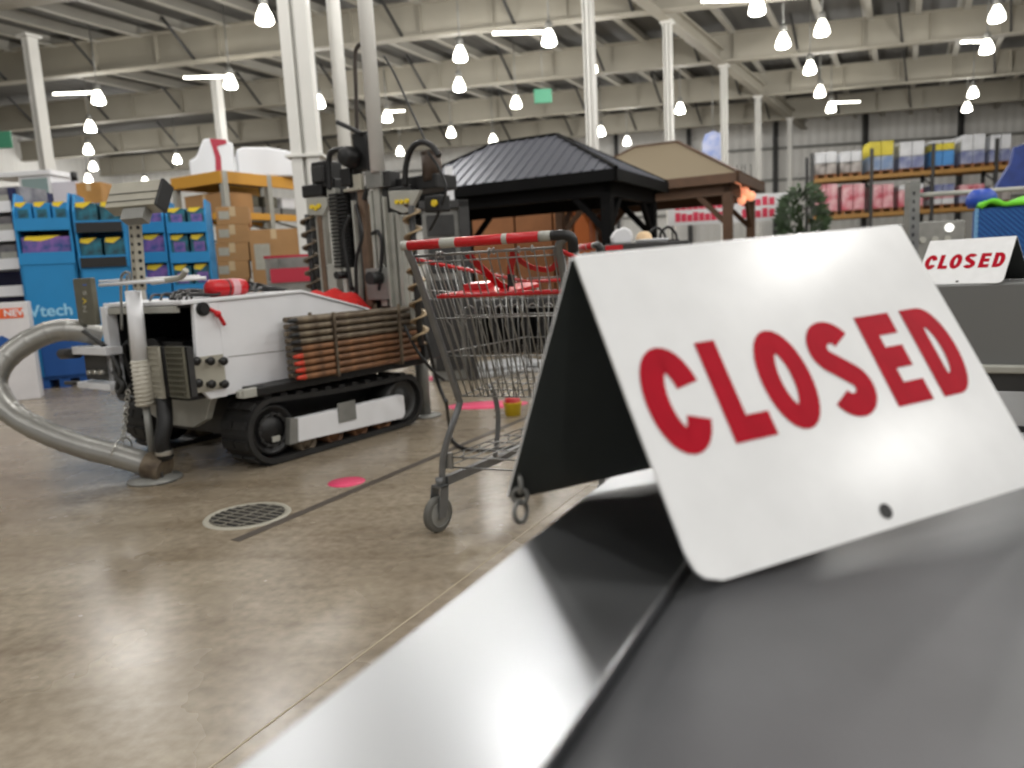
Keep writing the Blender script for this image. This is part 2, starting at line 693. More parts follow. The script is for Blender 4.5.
def light(p, w, size=.7):
    ld = bpy.data.lights.new('high_bay_light', 'POINT')
    ld.shadow_soft_size = size / 2
    ld.energy = w
    ld.color = (1.0, .98, .945)
    o = bpy.data.objects.new('high_bay_light', ld)
    COL.objects.link(o)
    o.location = p
    return o


for p in LP:
    light(p + V((0, 0, -.3)), LAMP_W * .7, .5)
# the same lamps go on overhead and behind the camera
for ix in range(-2, 3):
    for iy in range(-2, 3):
        p = V((2.12, 2.55, 6.35)) + VD * (ix * 4.6) + UD * (iy * 4.4)
        if ix == -1 and iy == -1:
            continue
        light(p, LAMP_W, .45)

for (x, y, lab) in ((-8.0, 14.4, 'high bay lamp just above the left frame edge mirrored in the floor'), (-7.5, 13.2, 'nearer high bay lamp above the frame mirrored in the floor')):
    T = thing('high_bay_lamp', lab, 'lamp', (x, y, 6.7), 0, 'high bay lamps under the roof')
    mb = MB()
    mb.cyl((0, 0, .30), (0, 0, ROOF - 6.72), .02, seg=8)
    mb.build('rod', M_gray, T)
    mb = MB()
    mb.lathe([(.0001, .34), (.07, .34), (.09, .28), (.09, .16), (.06, .14)], seg=16)
    mb.build('housing', M_gray, T)
    mb = MB()
    mb.lathe([(.07, .15), (.12, .08), (.2, -.04), (.24, -.18), (.2, -.22), (.0001, -.24)], seg=20)
    mb.build('shade', M_lampglow, T)
    light(V((x, y, 6.35)), LAMP_W * .6, .5)

# exit signs and a hanging banner
for (x, y, Y, lab) in ((543, 96, 24, 'green hanging exit sign above the black gazebo'), (1, 140, 20, 'green hanging exit sign cut by the left edge')):
    p = at(x, y, Y)
    E_ = thing('exit_sign', lab, 'sign', p, 0)
    mb = MB()
    mb.box((0, 0, 0), (.55, .06, .42))
    mb.build('panel', M_exit, E_, bev=.02)
    mb = MB()
    mb.cyl((0, 0, .2), (0, 0, ROOF - p.z), .012, seg=6)
    mb.build('rod', M_gray, E_)
p = at(713, 150, 30)
bn = thing('hanging_banner', 'blue banner with rounded top hanging above the tan gazebo', 'banner', p)
mb = MB()
mb.prism([(-.42, -.75), (.42, -.75), (.42, .3), (.3, .6), (0, .72), (-.3, .6), (-.42, .3)], lambda u, v, w: (u, w, v), -.02, .02)
mb.build('banner_cloth', mat('banner_blue', (120, 140, 196), .6, noise=.3, nscale=3, rgb2=(180, 184, 206)), bn)
mb = MB()
mb.cyl((0, 0, .7), (0, 0, ROOF - p.z), .015, seg=6)
mb.build('rod', M_gray, bn)

# ================================================================== OUR CHECKOUT LANE
ZB = CAM_H - .1834                                  # height of the belt
q0 = V((-.114, .262, 0))
LANE = thing('checkout_conveyor', 'stainless edged checkout conveyor with black belt carrying the big CLOSED sign', 'checkout conveyor', (q0.x, q0.y, 0), UANG)
mb = MB()
mb.span((-.9, -.1085, ZB - .004), (.95, 0, ZB))
mb.span((-.9, -.003, ZB - .05), (.95, 0, ZB - .002))
mb.span((-.9, -.1085, ZB - .03), (.95, -.1065, ZB - .002))
mb.build('steel_edge', M_stain, LANE, bev=.0012)
mb = MB()
prof = [(-.109, -.012), (-.1105, -.0075), (-.135, -.0035), (-.35, -.0005), (-.57, -.0012), (-.585, -.004), (-.592, -.012)]
vs, fs = [], []
for x in (-.9, .69):
    vs += [(x, y, ZB + z) for y, z in prof]
vs += [(.69 + .02 * 1, y, ZB + z - .012) for y, z in prof]
vs += [(.715, y, ZB + z - .05) for y, z in prof]
for r in range(3):
    fs += [(r * 7 + i, r * 7 + i + 1, r * 7 + 8 + i, r * 7 + 7 + i) for i in range(6)]
mb.add(vs, fs, 0, True)
mb.build('belt', M_belt, LANE)
mb = MB()
mb.span((-.9, -.7, .1), (.95, -.004, ZB - .055))
mb.span((-.9, -.66, .0), (.9, -.05, .1))
mb.span((-.9, -.7, ZB - .055), (.95, -.6, ZB - .001))
mb.build('body', M_dgray, LANE, bev=.003)
mb = MB()
mb.span((.73, -.597, ZB - .05), (.95, -.1095, ZB - .002))
mb.build('end_plate', M_dgray, LANE)


# ------------------------------------------------------------------ tent signs
def glyph_paths():
    """letters as strokes (centre lines) on a unit-high cell; widths in units of the height"""
    def arc(cx, cy, rx, ry, a0, a1, n=14):
        return [(cx + rx * cos(radians(a0 + (a1 - a0) * i / n)), cy + ry * sin(radians(a0 + (a1 - a0) * i / n))) for i in range(n + 1)]
    w = .236
    h = w / 2
    G = {}
    G['C'] = (.60, [arc(.30, .5, .30 - h, .5 - h, 17, 330, 30)])
    G['L'] = (.50, [[(h, 1), (h, 0)], [(w, h), (.50, h)]])
    G['O'] = (.62, [arc(.31, .5, .31 - h, .5 - h, 0, 360, 32)])
    G['S'] = (.58, [arc(.29, .715, .29 - h, .285 - h, 22, 238, 18) + arc(.29, .285, .29 - h, .285 - h, 58, -158, 18)])
    G['E'] = (.53, [[(h, 1), (h, 0)], [(w, h), (.53, h)], [(w, .51), (.49, .51)], [(w, 1 - h), (.52, 1 - h)]])
    G['D'] = (.58, [[(h, 1), (h, 0)], [(w, 1 - h), (.27, 1 - h)] + arc(.27, .5, .31 - h, .5 - h, 80, -80, 16) + [(.27, h), (w, h)]])
    return G, w


def bezxy(p):
    return [(q.x, q.y) for q in bez([(a, b, 0) for a, b in p], 3)]


def stroke(mb, path, w, fn, closed=False):
    n = len(path)
    L, Rr = [], []
    for i in range(n):
        a = path[(i - 1) % (n - 1)] if closed else path[max(i - 1, 0)]
        b = path[(i + 1) % (n - 1) if closed else min(i + 1, n - 1)]
        if closed and i == n - 1:
            a, b = path[n - 2], path[1]
        d = V((b[0] - a[0], b[1] - a[1]))
        d.normalize()
        nx, ny = -d.y * w / 2, d.x * w / 2
        L.append((path[i][0] + nx, path[i][1] + ny))
        Rr.append((path[i][0] - nx, path[i][1] - ny))
    vs = [fn(*p) for p in L] + [fn(*p) for p in Rr]
    mb.add(vs, [(i, i + 1, n + i + 1, n + i) for i in range(n - 1)])


def tent_sign(P0, e, s, bk, label):
    """P0 ridge corner, e ridge, s front leaf down, bk back leaf down"""
    P0, e, s, bk = V(P0), V(e), V(s), V(bk)
    T = thing('closed_sign', label, 'sign', P0, 0, None)
    eu, su, bu = e.normalized(), s.normalized(), bk.normalized()
    th = .0022
    rr = .0035
    P0 = P0 - s.normalized() * .0035
    T.location = P0
    s = s + s.normalized() * .0035
    bk = bk + bk.normalized() * .0035
    # profile of the bent sheet from the front hem over the fold to the back hem
    prof = []
    n_f = su.cross(eu)
    if n_f.dot(bu) > 0:
        n_f = -n_f
    n_b = bu.cross(eu)
    if n_b.dot(su) > 0:
        n_b = -n_b
    ang = math.acos(max(-1, min(1, su.dot(bu))))
    tl = rr / math.tan(ang / 2)
    cc = su * tl - n_f * rr
    SL, BL = s.length, bk.length
    prof_t = []
    for t in (SL, SL - .004, SL - .009, SL - .02, SL * .5, tl):
        prof_t.append((su * t, n_f, SL - t))
    m0, m1 = n_f, n_b
    for k in range(1, 8):
        nn = (m0 * (1 - k / 8) + m1 * (k / 8)).normalized()
        prof_t.append((cc + nn * rr, nn, 1))
    for t in (tl, BL * .5, BL - .02, BL - .009, BL - .004, BL):
        prof_t.append((bu * t, n_b, BL - t))
    def inset(d, back):
        v = 0
        R = .006 if back else .018
        if d < R:
            v = R - sqrt(max(R * R - (R - d) ** 2, 0))
        return v
    out, inn = [], []
    L = e.length
    for i, (p, nn, dist) in enumerate(prof_t):
        ins = inset(dist, i > 9)
        k = i - 5
        if 0 <= k <= 8:
            ins = max(ins, .001 + .002 * sin(pi * k / 8))
        a, b = eu * ins, eu * (L - ins)
        out.append((p + a, p + b))
        inn.append((p + a - nn * th, p + b - nn * th))
    n = len(out)
    vs = [q for pr in out for q in pr] + [q for pr in inn for q in pr]
    front = [i for i in range(n - 1) if i < 6]
    back = [i for i in range(n - 1) if i >= 6]
    for nm, rng in (('front_leaf', range(0, 9)), ('back_leaf', range(9, n - 1))):
        mb = MB()
        rng = list(rng)
        for i in rng:
            o = 2 * i
            q = 2 * n + o
            mb.add([vs[o], vs[o + 1], vs[o + 3], vs[o + 2]], [(0, 1, 2, 3)], 0, True)
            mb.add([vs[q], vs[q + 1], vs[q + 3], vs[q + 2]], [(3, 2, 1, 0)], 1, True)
            mb.add([vs[o], vs[o + 2], vs[q + 2], vs[q]], [(0, 1, 2, 3)], 0)
            mb.add([vs[o + 1], vs[q + 1], vs[q + 3], vs[o + 3]], [(0, 1, 2, 3)], 0)
        for i in ([0] if rng[0] == 0 else [n - 1]):
            o = 2 * i
            mb.add([vs[o], vs[o + 1], vs[2 * n + o + 1], vs[2 * n + o]], [(0, 1, 2, 3)], 0)
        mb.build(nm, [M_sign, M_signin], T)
    # lettering on the front leaf, in leaf fractions read off the sign
    G, w = glyph_paths()
    H = .316 * SL
    top = .345 * SL + .002
    mb = MB()
    for ch, x0_, x1_ in (('C', .051, .192), ('L', .219, .329), ('O', .345, .481), ('S', .506, .640), ('E', .680, .793), ('D', .829, .951)):
        x0, x1 = x0_ - .015 * (1 - x0_), x1_ - .015 * (1 - x1_)
        wd, strokes = G[ch]
        kx = (x1 - x0) * L / (wd * H)
        over = 1.03 if ch in 'COS' else 1.0
        for st in strokes:
            closed = ch == 'O'
            # stroke in a stretched cell so that widths stay even

            def fn(u, v, kx=kx, x0=x0, over=over):
                vv = (v - .5) * over + .5
                return eu * (x0 * L + u * H * kx) + su * (top + (1 - vv) * H) + n_f * .0005
            stroke(mb, st, w, fn, closed)
    mb.build('lettering', M_red, T)
    mb = MB()
    c = eu * (.498 * L) + su * (.952 * SL) + n_f * .0004
    mb.add([c + (eu * cos(2 * pi * i / 20) + su * sin(2 * pi * i / 20)) * .0052 for i in range(20)], [tuple(range(20))])
    mb.build('grommet_hole', M_black, T)
    return T, n_f, n_b


P0 = V((.045, .509, .0093 + CAM_H))
e1 = V((.2806, .1188, .0136)) * 1.012
s1 = V((.0551, -.1083, -.1927))
b1 = V((-.008, .573, ZB + .0035)) - P0
SIGN, nf, nb = tent_sign(P0, e1, s1, b1, 'large white metal tent sign reading CLOSED in red, close on the checkout belt')
SIGN['group'] = 'closed signs'
# links dangling from the back leaf's corner
c0 = b1 + e1.normalized() * .012 + b1.normalized() * -.010
ln = thing('chain', 'short dangling ring chain at the lower corner of the large CLOSED sign', 'chain', P0 + c0)
for i, (dz, R_, nrm) in enumerate(((.004, .007, (1, .2, 0)), (-.006, .006, (.2, 1, 0)), (-.019, .0085, (1, -.75, .1)))):
    mb = MB()
    mb.torus((-.004, -.004, dz), R_, .0021, nrm, 18, 6)
    mb.build('link', M_gray, ln)

# ------------------------------------------------------------------ the next lane with its own sign
PF = V((1.747, 3.103, .0325 + CAM_H))
ef = V((.2068, -.2241, -.0001))
sf = V((-.1151, -.1009, -.1692))
bf = V((.150, .135, -.1692))
SG2, _, _ = tent_sign(PF, ef, sf, bf, 'small distant white tent sign reading CLOSED on the next checkout lane')
SG2['group'] = 'closed signs'
ZF = CAM_H - .1395
base = V((1.84, 2.77, 0))
L2 = thing('checkout_counter', 'dark gray checkout counter end behind the large sign, carrying the far CLOSED sign', 'checkout counter', (base.x, base.y, 0), UANG - pi / 2)
mb = MB()
mb.span((-.33, .02, .03), (1.6, 1.9, ZF))
mb.build('body', mat('counter_gray', (112, 113, 112), .5, noise=.05, nscale=3), L2, bev=.006)
mb = MB()
zr = at(1000, 372, 2.72).z
mb.span((-.34, -.02, zr - .012), (1.6, .02, zr + .018))
mb.build('bumper_rail', M_lgray, L2, bev=.006)
mb = MB()
zk = at(1010, 425, 2.72).z
mb.span((-.3, -.004, zk), (1.6, .04, zr - .012))
mb.build('lower_panel', M_dgray, L2)
mb = MB()
mb.span((-.28, .03, 0), (1.6, 1.85, .03))
mb.build('plinth', M_black, L2)


# ================================================================== SHOPPING CART
def grid_panel(mb, A, B, C, D, nu, nv, r, seg=5, ext=0):
    """wires on the quad A (u0 v0) B (u1 v0) C (u1 v1) D (u0 v1)"""
    A, B, C, D = V(A), V(B), V(C), V(D)
    for i in range(nu + 1):
        t = i / nu
        mb.tube([A.lerp(B, t), D.lerp(C, t)], r, seg)
    for j in range(nv + 1 if nv else 0):
        t = j / nv
        mb.tube([A.lerp(D, t), B.lerp(C, t)], r * 1.15, seg)


def cart(label, loc, rz):
    T = thing('shopping_cart', label, 'shopping cart', loc, rz, 'shopping carts behind the conveyor')
    hz = 1.05
    mb = MB()
    mb.cyl((-.252, 0, hz), (.20, 0, hz), .0165, seg=14)
    h = mb.build('handle', M_bred, T)
    for a_, b_ in ((-.13, -.085), (.085, .093)):
        mb = MB()
        mb.tube([(a_ - .006, 0, hz), (a_, 0, hz), (b_, 0, hz), (b_ + .006, 0, hz)], .0168, 14, rr=[.0164, .0169, .0169, .0164])
        mb.build('worn_patch', M_lgray, h)['label'] = 'patch of handle worn down to bare metal'
    for s_ in (-1, 1):
        mb = MB()
        mb.tube(bez([((.262 if s_ < 0 else .298) * s_, 0, hz - .002), (.258 * s_, .012, hz - .03), (.254 * s_, .05, .95), (.25 * s_, .17, .72), (.245 * s_, .27, .51), (.245 * s_, .285, .47), (.27 * s_, .25, .38), (.30 * s_, .235, .28), (.312 * s_, .23, .17)], 6), .0125, 10)
        mb.build('frame_tube', M_frame, T)
    for a_, b_ in ((-.278, -.252), (.20, .24)):
        mb = MB()
        mb.cyl((a_, 0, hz), (b_, 0, hz), .0155, seg=12)
        mb.build('handle_sleeve', M_lgray, T)
    mb = MB()
    mb.tube(bez([(.24, 0, hz), (.285, 0, hz - .002), (.303, .005, hz - .015), (.302, .015, hz - .05)], 5), .0165, 10)
    mb.build('handle_joint', M_black, T)
    # basket
    R0, R1 = 1.015, .915
    A, B = (-.25, .03, R0), (.25, .03, R0)
    Cc, Dd = (.205, .97, R1), (-.205, .97, R1)
    a, b, c, d = (-.235, .29, .50), (.235, .29, .50), (.18, .86, .53), (-.18, .86, .53)
    mb = MB()
    grid_panel(mb, A, Dd, d, a, 15, 0, .0025)
    for t in (.22, .42, .66, 1):
        mb.tube([V(A).lerp(V(a), t), V(Dd).lerp(V(d), t)], .003, 5)
    grid_panel(mb, B, Cc, c, b, 15, 0, .0025)
    for t in (.22, .42, .66, 1):
        mb.tube([V(B).lerp(V(b), t), V(Cc).lerp(V(c), t)], .003, 5)
    grid_panel(mb, Dd, Cc, c, d, 8, 3, .0025)
    grid_panel(mb, a, b, c, d, 9, 5, .0025)
    mb.build('basket', M_wire, T)
    mb = MB()
    for i in range(16):
        x = -.235 + .47 * i / 15
        mb.tube([(x, .03, R0 + .006), (x, .032, R0 - .012), (x * .96 + .004 * ((-1) ** i), .14, .79), (x * .93, .145, .775), (x * .9, .29, .50)], .0026, 5)
    for z in (.80, .66):
        t = (R0 - z) / (R0 - .5)
        mb.tube([(-.27 + .03 * t, .03 + .26 * t, z), (.27 - .03 * t, .03 + .26 * t, z)], .003, 5)
    mb.build('rear_gate', M_wire, T)
    mb = MB()
    mb.tube([A, B], .0045, 8)
    mb.tube([(-.26, .034, R0 - .022), (.26, .034, R0 - .022)], .003, 6)
    for x in (-.165, -.15, .02, .035, .12, .165):
        mb.torus((x, .03, R0 + .001), .009, .0032, (1, 0, 0), 12, 6)
    mb.build('hinge_rod', M_wire, T)
    mb = MB()
    mb.tube([(-.255, .04, 1.005), (-.205, .96, .90)], .0075, 8)
    mb.tube([(.255, .04, 1.005), (.205, .96, .90)], .0075, 8)
    mb.tube([(-.215, .96, .90), (.215, .96, .90)], .0075, 8)
    mb.build('rim_guard', M_bred, T)
    # inner child seat: looped wire back rest and red flap
    mb = MB()
    for i in range(7):
        x = -.19 + i * .06
        mb.tube(bez([(x, .30, .50), (x, .27, .80), (x + .006, .268, .825), (x + .02, .267, .835), (x + .034, .268, .825), (x + .04, .27, .80), (x + .04, .30, .50)], 4), .0024, 5)
    mb.tube([(-.23, .27, .80), (.23, .27, .80)], .003, 5)
    mb.build('seat_back', M_wire, T)
    mb = MB()
    th = .006

    def flap(u, v, w):
        return V((u, v, .872 + (v - .1) * .16 + w))
    mb.prism([(-.215, .10), (.045, .10), (.115, .22), (.09, .26), (.03, .26), (-.02, .21), (-.10, .21), (-.135, .17)], flap, 0, .012)
    mb.prism([(-.14, .16), (-.05, .16), (-.045, .21), (-.11, .21)], flap, .012, .032)
    mb.tube([(-.21, .10, .878), (.25, .10, .878)], .008, 8)
    mb.build('seat_flap', M_bred, T, bev=.002)
    for pts, wd in (([(-.055, .03, 1.01), (-.045, .06, .985), (-.03, .10, .955), (-.005, .15, .91), (.02, .18, .895)], .026),
                    ([(.10, .035, 1.01), (.085, .06, .985), (.07, .08, .96), (.065, .09, .94)], .022),
                    ([(.105, .04, 1.0), (.12, .06, .975), (.15, .09, .955), (.20, .10, .95), (.235, .07, .975)], .018)):
        mb = MB()
        P = bez(pts, 5)
        vs = []
        for i, q in enumerate(P):
            t = (P[min(i + 1, len(P) - 1)] - P[max(i - 1, 0)]).normalized()
            sd = t.cross(V((0, 1, .4))).normalized() * wd / 2
            vs += [q - sd, q + sd, q + sd + V((0, .003, .001)), q - sd + V((0, .003, .001))]
        for i in range(len(P) - 1):
            for k in range(4):
                l = (k + 1) % 4
                mb.add([vs[i * 4 + k], vs[i * 4 + l], vs[i * 4 + 4 + l], vs[i * 4 + 4 + k]], [(0, 1, 2, 3)])
        mb.build('strap', M_bred, T)
    mb = MB()
    mb.box((.062, .10, .925), (.022, .014, .05))
    mb.tube(bez([(.066, .09, .955), (.05, .10, .90), (.045, .11, .885)], 4), .004, 6)
    mb.build('buckle', M_black, T, bev=.002)
    # lower frame, tray and casters
    mb = MB()
    for s_ in (-1, 1):
        mb.beam((.30 * s_, .24, .185), (.21 * s_, .98, .16), .022, .034)
        mb.tube(bez([(.235 * s_, .56, .50), (.232 * s_, .60, .43), (.235 * s_, .62, .33), (.25 * s_, .60, .18)], 5), .011, 8)
    mb.build('lower_frame', M_frame, T)
    mb = MB()
    grid_panel(mb, (-.295, .25, .275), (.295, .25, .275), (.21, .98, .25), (-.21, .98, .25), 12, 5, .0028)
    grid_panel(mb, (-.30, .25, .235), (-.295, .25, .275), (-.21, .98, .25), (-.215, .98, .21), 1, 6, .0028)
    mb.tube([(-.30, .252, .235), (.30, .252, .235)], .0032, 6)
    mb.box((-.285, .25, .26), (.03, .016, .06))
    mb.build('lower_tray', M_wire, T)
    for (x, y) in ((-.318, .215), (.318, .215), (-.21, .98), (.21, .98)):
        W_ = MB()
        R = Matrix.Rotation(radians(28), 3, 'Z')
        W_.lathe([(.001, -.012), (.045, -.012), (.062, -.014), (.068, -.009), (.068, .009), (.062, .014), (.045, .012), (.001, .012)], (0, 0, 0), 26, 'x')
        wo = W_.build('caster_wheel', mat('wheel_gray', (92, 91, 86), .5), T)
        wo.location = (x, y - .02, .068)
        wo.rotation_euler.z = radians(-18)
        H_ = MB()
        H_.lathe([(.001, .018), (.018, .018), (.022, .014), (.040, .0145), (.044, .0135)], (0, 0, 0), 22, 'x')
        H_.torus((.0145, 0, 0), .047, .0022, (1, 0, 0), 22, 6)
        ho = H_.build('hub', M_gray, wo)
        F_ = MB()
        for s_ in (-1, 1):
            F_.prism([(-.018, -.012), (.016, -.012), (.034, .05), (.04, .105), (0.0, .108), (-.012, .05)], lambda u, v, w: (w, u, v), s_ * .022, s_ * .026)
        F_.prism([(-.0, .098), (.04, .098), (.04, .108), (.0, .108)], lambda u, v, w: (w, u, v), -.026, .026)
        F_.cyl((0, .02, .105), (0, .02, .135), .016, seg=12)
        fo = F_.build('fork', M_frame, T)
        fo.location = wo.location
        fo.rotation_euler.z = radians(-18)
    return T


CART = cart('empty wire shopping cart with worn red handle standing beside the large CLOSED sign', (-.08, 2.384, 0), radians(-22))
C2 = copy_tree(CART)
C2.location = (.40, 3.78, 0)
C2.rotation_euler.z = radians(-84)
C2['label'] = 'second wire shopping cart mostly hidden behind the sign, its gray rail showing'

# things around the cart on the floor
q = gz(513, 415)
yb = thing('yellow_bucket', 'small yellow tub with a red top on the floor behind the cart', 'tub', (q.x, q.y, 0))
mb = MB()
mb.lathe([(.001, 0), (.05, 0), (.062, .085), (.066, .088), (.058, .09), (.001, .088)], seg=18)
mb.build('tub_body', M_yellow, yb)
mb = MB()
mb.lathe([(.056, .088), (.05, .115), (.001, .118)], seg=18)
mb.build('lid', M_bred, yb)
mb = MB()
mb.tube(bez([gz(446, 400, .3), gz(450, 430, .05), gz(453, 441, .012), gz(463, 448, .012), gz(480, 450, .012), gz(500, 449, .012), gz(530, 443, .012), gz(570, 430, .012)], 8), .010, 8)
tag(mb.build('black_cable', M_black), 'black cable looping over the floor behind the cart wheel', 'cable')

# ================================================================== TRACKED DRILL RIG
RO, RM, RN = V((-1.31, 3.8, 0)), V((.571, .821, 0)), V((-.821, .571, 0))
RANG = atan2(RM.y, RM.x)


def rl(p):
    q = p - RO
    return V((q.dot(RM), q.dot(RN), q.z))


def lf(x, y, xm):                      # pixel -> rig coordinates on the cross plane xm
    d = ray(x, y)
    t = (RO + RM * xm - CP).dot(RM) / d.dot(RM)
    return rl(CP + d * t)


def ls(x, y, ym):                      # pixel -> rig coordinates on the side plane ym
    d = ray(x, y)
    t = (RO + RN * ym - CP).dot(RN) / d.dot(RN)
    return rl(CP + d * t)


RIG = thing('drill_rig', 'white tracked drilling rig with tall mast parked on the concrete floor left of the cart', 'drill rig', RO, RANG)


def vbar(mb, x0, x1, y0, y1, xm, th, mi=0):
    """upright bar seen between pixel columns x0..x1 and rows y0..y1, th deep"""
    a, b = lf((x0 + x1) / 2, y0, xm), lf((x0 + x1) / 2, y1, xm)
    w = abs(lf(x0, (y0 + y1) / 2, xm).y - lf(x1, (y0 + y1) / 2, xm).y)
    yy = (a.y + b.y) / 2
    mb.box((xm + th / 2, yy, (a.z + b.z) / 2), (th, w, abs(a.z - b.z)), None, mi)
    return yy, b.z, a.z, w


# ---- crawler tracks
def track(y_out, w, sgn, name_lab=None):
    # loop outline in x,z
    fx, fz, fr = .085, .185, .18
    bx, bz, br = 1.09, .17, .165
    pts = []
    for i in range(13):
        a = radians(97 + 173 * i / 12)
        pts.append((fx + fr * cos(a), fz + fr * sin(a)))
    for i in range(1, 12):
        t = i / 12
        pts.append((fx + (bx - fx) * t, .005))
    for i in range(13):
        a = radians(-90 + 173 * i / 12)
        pts.append((bx + br * cos(a), bz + br * sin(a)))
    n0 = pts[-1]
    n1 = pts[0]
    for i in range(1, 12):
        t = i / 12
        pts.append((n0[0] + (n1[0] - n0[0]) * t, n0[1] + (n1[1] - n0[1]) * t - .012 * sin(pi * t)))
    # resample evenly
    P = [V((p[0], 0, p[1])) for p in pts]
    P.append(P[0])
    L = [0]
    for a, b in zip(P, P[1:]):
        L.append(L[-1] + (b - a).length)
    N = 60
    ring = []
    j = 0
    for k in range(N):
        t = L[-1] * k / N
        while L[j + 1] < t:
            j += 1
        ring.append(P[j].lerp(P[j + 1], (t - L[j]) / max(L[j + 1] - L[j], 1e-6)))
    mb = MB()
    c = V((.55, 0, .18))
    vs, fs = [], []
    for k in range(N):
        a, b = ring[k - 1], ring[(k + 1) % N]
        t = (b - a).normalized()
        nn = V((t.z, 0, -t.x))
        if nn.dot(ring[k] - c) < 0:
            nn = -nn
        o, i_ = ring[k], ring[k] - nn * .028
        for q in (o, i_):
            vs += [V((q.x, y_out, q.z)), V((q.x, y_out + w * sgn, q.z))]
        if k % 2 == 0:
            m = ring[k] - nn * .0
            R = Matrix((t, V((0, 1, 0)), t.cross(V((0, 1, 0))))).transposed()
            for yo in (.27, .73):
                mb.box(m + V((0, y_out + w * sgn * yo, 0)) + nn * .004, (.045, w * .40, .022), R)
    for k in range(N):
        l = (k + 1) % N
        A, B = k * 4, l * 4
        fs += [(A, A + 1, B + 1, B), (A + 3, A + 2, B + 2, B + 3), (A + 2, A, B, B + 2), (A + 1, A + 3, B + 3, B + 1)]
    mb.add(vs, fs, 0)
    tk = mb.build('track', M_rubber, RIG)

    def disc(nm, x, z, r, m, y0, y1, parent):
        q = MB()
        ya, yb = y_out + y0 * sgn, y_out + y1 * sgn
        q.lathe([(.001, ya), (r * .45, ya), (r * .5, ya + .012 * sgn), (r * .82, ya + .012 * sgn), (r * .86, ya), (r, ya), (r, yb), (.001, yb)], (x, 0, z), 28, 'y')
        return q.build(nm, m, parent)
    sp = disc('drive_wheel', fx, fz, .135, M_black, .03, w - .03, tk)
    q = MB()
    q.box((fx + .01, y_out + .026 * sgn, fz - .05), (.05, .004, .03))
    q.build('maker_plate', M_lgray, sp)
    q = MB()
    for i in range(12):
        a = 2 * pi * i / 12
        q.box((fx + .085 * cos(a), y_out + .03 * sgn, fz + .085 * sin(a)), (.016, .012, .016))
    q.torus((fx, y_out + .032 * sgn, fz), .085, .005, (0, 1, 0), 24, 6)
    q.build('bolt_ring', M_dgray, sp)
    disc('idler_wheel', bx, bz, .134, M_dgray, .03, w - .03, tk)
    for x in (.30, .50, .70, .90):
        disc('road_roller', x, .072, .06, M_rust if x > .4 else M_dirty, .02, w - .02, tk)
    return tk


TK = track(-.01, .23, 1)
q = MB()
q.prism([(.205, .095), (1.03, .068), (1.055, .10), (1.05, .208), (1.03, .218), (.22, .225)], lambda u, v, w: (u, w, v), -.03, .02)
sp = q.build('track_side_panel', M_white, RIG, bev=.005)
a, b = ls(337, 403, -.03), ls(356, 420, -.03)
q = MB()
q.span((a.x, -.037, b.z + .008), (b.x, -.03, a.z - .004))
q.build('data_plate', M_gray, sp)
q = MB()
q.prism([(.15, .09), (.21, .09), (.22, .225), (.17, .235)], lambda u, v, w: (u, w, v), -.022, .02)
q.build('track_bracket', M_gray, RIG, bev=.004)
track(1.17, .23, -1)

# ---- undercarriage
q = MB()
q.span((.0, .24, .15), (1.1, .92, .36))
q.build('chassis', M_dgray, RIG, bev=.01)
q = MB()
q.prism([(.16, .40), (.90, .40), (.86, .30), (.62, .22), (.36, .22), (.24, .27)], lambda u, v, w: (w, u, v), -.16, -.12)
q.build('front_apron', M_lgray, RIG, bev=.004)
q = MB()
q.prism([(-.02, .43), (.16, .43), (1.30, .43), (1.30, .385), (-.02, .385)], lambda u, v, w: (u, w, v), -.03, .30)
q.build('fender', M_black, RIG, bev=.006)
q = MB()
q.span((-.10, -.02, .385), (.04, .02, .43))
q.span((-.10, -.015, .39), (-.12, .015, .425))
q.build('step_bar', M_lgray, RIG, bev=.003)

# ---- housing: right side, top, left side as folded sheets, open bay at the front
Y0, Y1 = .10, .80
q = MB()
side = [(-.11, .40), (-.11, .875), (.42, .893), (.86, .775), (1.22, .66), (1.22, .40)]
q.prism(side, lambda u, v, w: (u, w, v), Y0, Y0 + .012)
q.prism([(-.21, .395), (-.27, .47), (-.245, .872), (-.112, .875), (-.112, .395)], lambda u, v, w: (u, w, v), Y0 - .006, Y0 + .02)
q.span((-.28, Y1 - .02, .42), (.8, Y1, .89))
q.span((-.33, Y1 - .035, .40), (-.27, Y1 + .02, .875))
q.prism([(-.31, .872), (-.31, .892), (.42, .908), (.86, .79), (1.22, .672), (1.22, .66), (.86, .778), (.42, .893)], lambda u, v, w: (u, w, v), Y0 - .012, Y1 + .02)
hs = q.build('housing', M_white, RIG, bev=.004)
q = MB()
q.span((-.30, Y0 + .03, .40), (-.295 + .9, Y1 - .03, .42))
q.span((-.265, Y1 - .034, .42), (.17, Y1 - .022, .868))
q.span((-.105, Y0 + .013, .42), (.17, Y0 + .02, .86))
q.span((-.3, Y0 + .02, .858), (.17, Y1 - .02, .868))
q.span((.15, Y0 + .02, .42), (.18, Y1 - .02, .87))
q.build('bay_dark_sheets', M_black, hs)  # black sheets added inside the bay to darken its lit walls
q = MB()
q.span((-.315, Y0 + .04, .835), (-.29, Y1 + .02, .868))
q.build('bay_lintel', M_lgray, hs, bev=.003)
q = MB()
q.span((-.2, .3, .42), (.1, .72, .68))
q.cyl((-.22, .55, .6), (-.14, .55, .6), .1)
q.tube(bez([(-.25, .72, .45), (-.27, .74, .62), (-.26, .70, .68), (-.24, .66, .6), (-.24, .64, .46)], 5), .014, 8)
q.build('engine', M_black, RIG, bev=.01)
